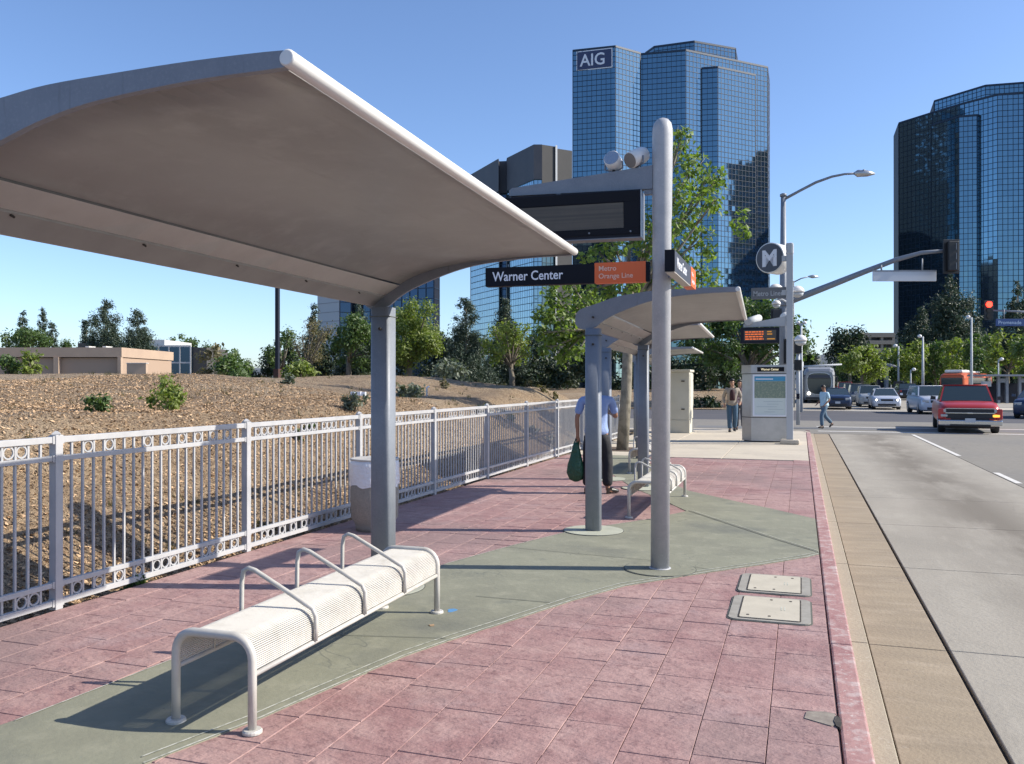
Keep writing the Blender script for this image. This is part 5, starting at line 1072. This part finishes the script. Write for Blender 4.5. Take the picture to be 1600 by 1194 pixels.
def xz(nm, pts, y0, y1, m, par):
    bm = bmesh.new(); a = [bm.verts.new((x, y0, z)) for x, z in pts]; b = [bm.verts.new((x, y1, z)) for x, z in pts]; bm.faces.new(a); bm.faces.new(b[::-1])
    for i in range(len(pts)): bm.faces.new((a[i], b[i], b[(i+1) % len(pts)], a[(i+1) % len(pts)]))
    return new(nm, bm, m, par)
xz('windshield_trim', [(x*1.07, 1.72+(z-1.72)*1.06) for x, z in pts], -.03, .1, M['roof'], bsl); ws = xz('windshield', pts, -.05, .08, M['glasscar'], bsl)
xz('destination_panel', [(-.92, 2.22), (.92, 2.22), (.86, 2.48), (-.86, 2.48)], -.07, -.052, M['blade_grey'], bsl); bx('header_bar', -.98, .98, -.065, -.051, 2.14, 2.18, M['panelgrey'], bsl)
for sx in (-1, 1): tb('headlight', [(sx*.86, -.02, .86), (sx*.86, -.05, .86)], .13, M['headlamp'] if sx < 0 else M['headlens'], bsl, 14, False)
bx('bumper', -1.12, 1.12, -.05, .1, .32, .55, M['panelgrey'], bsl, .03); bx('wiper', -.5, .5, -.065, -.052, 1.05, 1.08, M['blackplastic'], bsl)
for sx in (-1, 1): bx('mirror', sx*1.42-.09, sx*1.42+.09, -.2, -.08, 1.9, 2.3, M['blackplastic'], bsl, .02); tb('mirror_arm', [(sx*1.42, -.12, 2.3), (sx*1.15, 0, 2.45)], .03, M['blackplastic'], bsl, 6)
OR = paint('orange_bus_paint', (.48, .085, .02), .4, 0)
bo = bus('city_bus', 'orange bus with a pale roof, partly hidden behind the red pickup', 1487, 92, 1.28, 2.85, 11, OR, R(-24))
bx('roof_unit', -.9, .9, .6, 3.4, 2.87, 3.2, M['roof'], bo, .12); bx('roof_unit', -.8, .8, 5, 8, 2.87, 3.1, M['roof'], bo, .1); bx('windshield', -1.05, 1.05, -.03, .06, 1.1, 2.35, M['glasscar'], bo, .02)
# ---------------------------------------------------------------- people
def skin(name, chains, m, par, sub=1, root=0):
    """chains: list of lists of (x,y,z,rx[,ry]); first vertex of a chain is welded to the matching earlier one"""
    vs = []; rs = []; es = []
    def idx(p):
        for i, v in enumerate(vs):
            if (Vector(v)-Vector(p[:3])).length < 1e-4: return i
        vs.append(tuple(p[:3])); rs.append((p[3], p[4] if len(p) > 4 else p[3])); return len(vs)-1
    for c in chains:
        ids = [idx(p) for p in c]
        es += list(zip(ids[:-1], ids[1:]))
    me = bpy.data.meshes.new(name); me.from_pydata(vs, es, []); o = bpy.data.objects.new(name+'_tmp', me); COL.objects.link(o)
    md_ = o.modifiers.new('skin', 'SKIN'); md_.use_smooth_shade = True
    for i, sv in enumerate(me.skin_vertices[0].data): sv.radius = rs[i]; sv.use_root = (i == root)
    if sub: s2_ = o.modifiers.new('sub', 'SUBSURF'); s2_.levels = sub; s2_.render_levels = sub
    dg = bpy.context.evaluated_depsgraph_get(); m2 = bpy.data.meshes.new_from_object(o.evaluated_get(dg)); bpy.data.objects.remove(o)
    m2.name = name; m2.materials.clear(); m2.materials.append(m); q = bpy.data.objects.new(name, m2); COL.objects.link(q); q.parent = par
    for p in m2.polygons: p.use_smooth = True
    return q
M['skin_'] = mat('tanned_skin', (.30, .15, .09), .55); M['skin2'] = mat('light_brown_skin', (.36, .20, .13), .55)
M['hair'] = mat('black_hair', (.012, .010, .009), .6)
def hand(wr, el, s, palm_dir):
    """five finger chains from the wrist; wr, el Vectors"""
    d = (wr-el).normalized(); side_ = d.cross(Vector(palm_dir)).normalized(); out = []
    palm = wr+d*.07*s; out.append([(*wr, .024*s, .024*s), (*palm, .034*s, .018*s)])
    for k, (l, o_) in enumerate(((.068, -.026), (.078, -.009), (.072, .009), (.056, .026))):
        b = palm+side_*o_*s+d*.01*s; m_ = b+d*l*.5*s; e_ = m_+d*l*.40*s+Vector(palm_dir)*.022*s
        out.append([(*palm, .034*s, .018*s), (*b, .0095*s), (*m_, .0085*s), (*e_, .0075*s)])
    th = wr+d*.03*s-side_*.028*s; out.append([(*wr, .024*s, .024*s), (*th, .011*s), (*(th+d*.035*s-side_*.016*s), .0095*s)])
    return out
def person(lab, loc, rz, H, J, cols, parts='', long_sleeve=False, skinm='skin_', hair='hair'):
    """J: joint positions in metres for a 1.75 m figure facing -y"""
    t = thing('person', lab, 'person', loc, rz); s = H/1.75
    V_ = {k: Vector(v)*s for k, v in J.items()}
    def P_(k, r, r2=None): return (*V_[k], r*s, (r2 or r)*s)
    def mid(a, b, f, r, r2=None): return (*V_[a].lerp(V_[b], f), r*s, (r2 or r)*s)
    def arm(S_, r0=.045): return [P_('chest', .125, .10), P_('sh'+S_, r0+.008), mid('sh'+S_, 'el'+S_, .5, .042), P_('el'+S_, .036), mid('el'+S_, 'wr'+S_, .4, .036), P_('wr'+S_, .024)]
    def leg(S_): return [P_('pel', .125, .10), P_('hip'+S_, .088), mid('hip'+S_, 'kn'+S_, .5, .074), P_('kn'+S_, .054), mid('kn'+S_, 'an'+S_, .35, .054), P_('an'+S_, .036), (*(V_['an'+S_]+Vector((0, .02, -.045))*s), .034*s), (*(V_['toe'+S_]), .028*s)]
    hd = V_['head']; f = (V_['face']-V_['head']).normalized(); upv = (V_['head']-V_['neck']).normalized()
    ch = [[P_('pel', .125, .10), P_('belly', .135, .11), P_('chest', .145, .105), P_('neck', .052), (*(hd-upv*.055*s), .058*s), (*hd, .082*s), (*(hd+upv*.07*s), .066*s)],
          [(*(hd-upv*.055*s), .058*s), (*(hd-upv*.075*s+f*.055*s), .030*s)], [(*hd, .082*s), (*(hd+f*.088*s-upv*.022*s), .014*s), (*(hd+f*.100*s-upv*.03*s), .011*s)]]
    for S_ in 'LR': ch += [arm(S_), leg(S_)]+hand(V_['wr'+S_], V_['el'+S_], s, (0, -1, 0) if S_ == 'R' else (0, -1, 0))
    body = skin('body', ch, M[skinm], t)
    sdv = f.cross(upv).normalized()
    for sgn in (-1, 1):
        tb('ear', [hd+sdv*sgn*.078*s-upv*.01*s, hd+sdv*sgn*.092*s-upv*.012*s], .022*s, M[skinm], body, 8); tb('eye', [hd+f*.076*s+sdv*sgn*.032*s+upv*.004*s, hd+f*.084*s+sdv*sgn*.032*s+upv*.004*s], .011*s, M['rubber'], body, 8)
    tb('mouth', [hd+f*.078*s-upv*.062*s-sdv*.022*s, hd+f*.082*s-upv*.063*s, hd+f*.078*s-upv*.062*s+sdv*.022*s], .006*s, mat('lips', (.25, .09, .07), .5), body, 6)
    # hair cap
    bm = bmesh.new(); bmesh.ops.create_uvsphere(bm, u_segments=16, v_segments=12, radius=1)
    for v in bm.verts:
        p = v.co.copy(); fr = max(0, p.y*-1)
        v.co = Vector((p.x*.088, p.y*.104, p.z*.112))*s*(1+.03*noise.noise(p*4))
    bmesh.ops.delete(bm, geom=[v for v in bm.verts if v.co.z < -.02*s+max(0, -v.co.y)*.8], context='VERTS')
    q = Matrix.Identity(4); 
    for i in range(3): q[i][0] = sdv[i]*-1; q[i][1] = -f[i]; q[i][2] = upv[i]; q[i][3] = (hd+upv*.022*s)[i]
    o = new('hair', bm, M[hair], body, True); o.data.transform(q)
    # clothes
    shp = [[(*(V_['pel']-Vector((0, 0, .10*s))), .20*s, .19*s), (*V_['pel'], .195*s, .18*s), (*(V_['pel'].lerp(V_['belly'], .4)), .172*s, .152*s), P_('belly', .172, .148), P_('chest', .168, .132), (*(V_['chest'].lerp(V_['neck'], .72)), .09*s, .085*s)]]
    for S_ in 'LR':
        a = [P_('chest', .168, .132), P_('sh'+S_, .074), mid('sh'+S_, 'el'+S_, .5, .064), mid('sh'+S_, 'el'+S_, .85, .062)]
        if long_sleeve: a += [P_('el'+S_, .056), mid('el'+S_, 'wr'+S_, .5, .052), mid('el'+S_, 'wr'+S_, .93, .040)]
        shp.append(a)
    skin('shirt', shp, cols[0], t)
    tr = [[(*(V_['pel'].lerp(V_['belly'], .6)), .170*s, .15*s), P_('pel', .170, .15)]]
    for S_ in 'LR': tr.append([P_('pel', .170, .15), P_('hip'+S_, .125), mid('hip'+S_, 'kn'+S_, .5, .102), P_('kn'+S_, .086), mid('kn'+S_, 'an'+S_, .5, .084), mid('kn'+S_, 'an'+S_, .98, .080)])
    skin('trousers', tr, cols[1], t)
    for S_ in 'LR':
        a_ = V_['an'+S_]; to = V_['toe'+S_]
        skin('shoe', [[(*(a_+Vector((0, .0, -.03))*s), .046*s), (*(a_.lerp(to, .15)+Vector((0, .045, -.035))*s), .046*s)], [(*(a_+Vector((0, .0, -.03))*s), .046*s), (*(a_.lerp(to, .55)+Vector((0, 0, -.012))*s), .050*s, .042*s), (*(to+(to-a_).normalized()*.03*s), .042*s, .030*s)]], cols[2], t)
    return t
base_J = dict(pel=(0, 0, .95), belly=(0, 0, 1.10), chest=(0, 0, 1.32), neck=(0, 0, 1.49), head=(0, -.015, 1.64), face=(0, -.115, 1.63),
              shL=(.19, .0, 1.40), shR=(-.19, 0, 1.40), elL=(.26, .03, 1.12), elR=(-.26, .03, 1.12), wrL=(.27, -.04, .88), wrR=(-.27, -.04, .88),
              hipL=(.095, 0, .88), hipR=(-.095, 0, .88), knL=(.11, -.02, .49), knR=(-.11, -.02, .49), anL=(.12, .02, .09), anR=(-.12, .02, .09), toeL=(.15, -.13, .035), toeR=(-.15, -.13, .035))
def J(**k): d = dict(base_J); d.update(k); return d
# man behind the second shelter's post, back to the camera, head bowed, green bag in the left hand
pm_ = gr(932, 771)
jm = J(pel=(0, 0, .93), belly=(0, 0, 1.08), chest=(0, -.02, 1.29), neck=(.02, -.12, 1.43), head=(.03, -.25, 1.47), face=(.03, -.31, 1.39),
       shL=(.21, -.01, 1.37), shR=(-.21, -.01, 1.37), elL=(.285, .02, 1.10), wrL=(.27, .0, .84), elR=(-.29, -.10, 1.12), wrR=(-.22, -.33, 1.16), toeL=(.14, -.13, .035), toeR=(-.30, -.06, .035), anR=(-.16, .03, .09), knR=(-.16, -.02, .49), knL=(.12, -.02, .49), anL=(.13, .02, .09))
mm_ = person('man in blue shirt and black trousers, back turned, behind the second shelter post', (pm_.x, pm_.y, 0), R(180)+R(14), 1.74, jm, (mat('pale_blue_shirt', (.22, .30, .52), .8, bump=[(9, .02)]), mat('black_trousers', (.012, .012, .016), .8, bump=[(8, .02)]), mat('dark_shoes', (.02, .018, .016), .4)))
hp = gr(903, 771); hp = Vector((hp.x, hp.y, 0))
W0 = (Matrix.Translation(Vector((pm_.x, pm_.y, 0))) @ Matrix.Rotation(R(194), 4, 'Z')) @ (jm and Vector(jm['wrL'])*(1.74/1.75))
bg_ = thing('carrier_bag', 'dark green bag hanging from the left hand of the man in the pale blue shirt', 'bag', (W0.x, W0.y, 0), YAW)
M['greenbag'] = mat('dark_green_bag', (.012, .07, .035), .45, bump=[(14, .03)])
bm = bmesh.new(); rbg = random.Random(9); rings = []
for (z, w_, d_) in ((.17, .03, .03), (.20, .10, .06), (.30, .13, .08), (.42, .115, .075), (.52, .085, .06), (.62, .065, .045), (.70, .045, .03), (.74, .03, .02)):
    rings.append([bm.verts.new((-.03+w_*math.cos(a)*(1+.08*rbg.uniform(-1, 1)), d_*math.sin(a)*(1+.15*rbg.uniform(-1, 1)), z)) for a in [k*math.pi/8 for k in range(16)]])
for a, b in zip(rings[:-1], rings[1:]):
    for i in range(16): bm.faces.new((a[i], a[(i+1) % 16], b[(i+1) % 16], b[i]))
bm.faces.new(rings[0][::-1]); bm.faces.new(rings[-1]); new('sack', bm, M['greenbag'], bg_, True)
tb('handle', [(-.06, 0, .72), (-.03, 0, .78), (.0, 0, .80), (.01, 0, .72)], .010, M['greenbag'], bg_, 6)
# man in dark vest walking towards the camera, by the kiosk
p1 = gr(1144, 675)
j1 = J(knL=(.09, -.10, .50), anL=(.08, .10, .12), toeL=(.09, -.04, .05), knR=(-.09, -.08, .49), anR=(-.08, -.12, .09), toeR=(-.09, -.27, .035), elL=(.30, .0, 1.12), wrL=(.24, -.20, .98), elR=(-.28, .06, 1.13), wrR=(-.26, -.08, .92))
pv = person('man in open tan jacket and blue jeans walking left of the map kiosk', (p1.x, p1.y, 0), R(8), 1.74, j1, (mat('tan_jacket', (.27, .23, .19), .85), mat('blue_jeans', (.04, .085, .14), .85), mat('dark_shoes', (.02, .018, .016), .4)), long_sleeve=True, skinm='skin2')
skin('dark_top', [[(0, -.055, .98, .12, .10), (0, -.06, 1.12, .125, .115), (0, -.055, 1.30, .115, .105), (0, -.04, 1.42, .07, .07)]], mat('dark_red_top', (.035, .008, .012), .8), pv)
p2 = at(1155, 29.2, 0); j2 = J()
person('person in patterned top just behind the tan jacket man, partly hidden by the kiosk', (p2.x, p2.y+.3, 0), R(-10), 1.72, j2, (mat('patterned_top', (.42, .30, .30), .85, var=[(9, (.12, .05, .05), .48, .54)]), mat('dark_shorts', (.05, .055, .07), .85), mat('dark_shoes', (.02, .018, .016), .4)), skinm='skin2')
# man crossing the street
p3 = gr(1288, 669.5, RZ)
j3 = J(head=(0, -.04, 1.62), face=(0, -.14, 1.60), hipL=(.09, 0, .88), hipR=(-.09, 0, .88), knL=(.09, -.20, .53), anL=(.09, -.18, .09), toeL=(.09, -.33, .05), knR=(-.09, .10, .50), anR=(-.09, .42, .20), toeR=(-.09, .33, .06), elL=(.24, .05, 1.13), wrL=(.22, -.15, .95), elR=(-.24, .02, 1.13), wrR=(-.2, -.18, .98))
person('man in a light blue shirt and jeans striding across the street', (p3.x, p3.y, RZ), R(-72)+YAW, 1.70, j3, (mat('light_blue_shirt', (.42, .58, .68), .8), mat('faded_jeans', (.10, .16, .22), .85), mat('brown_shoes', (.05, .03, .02), .5)))
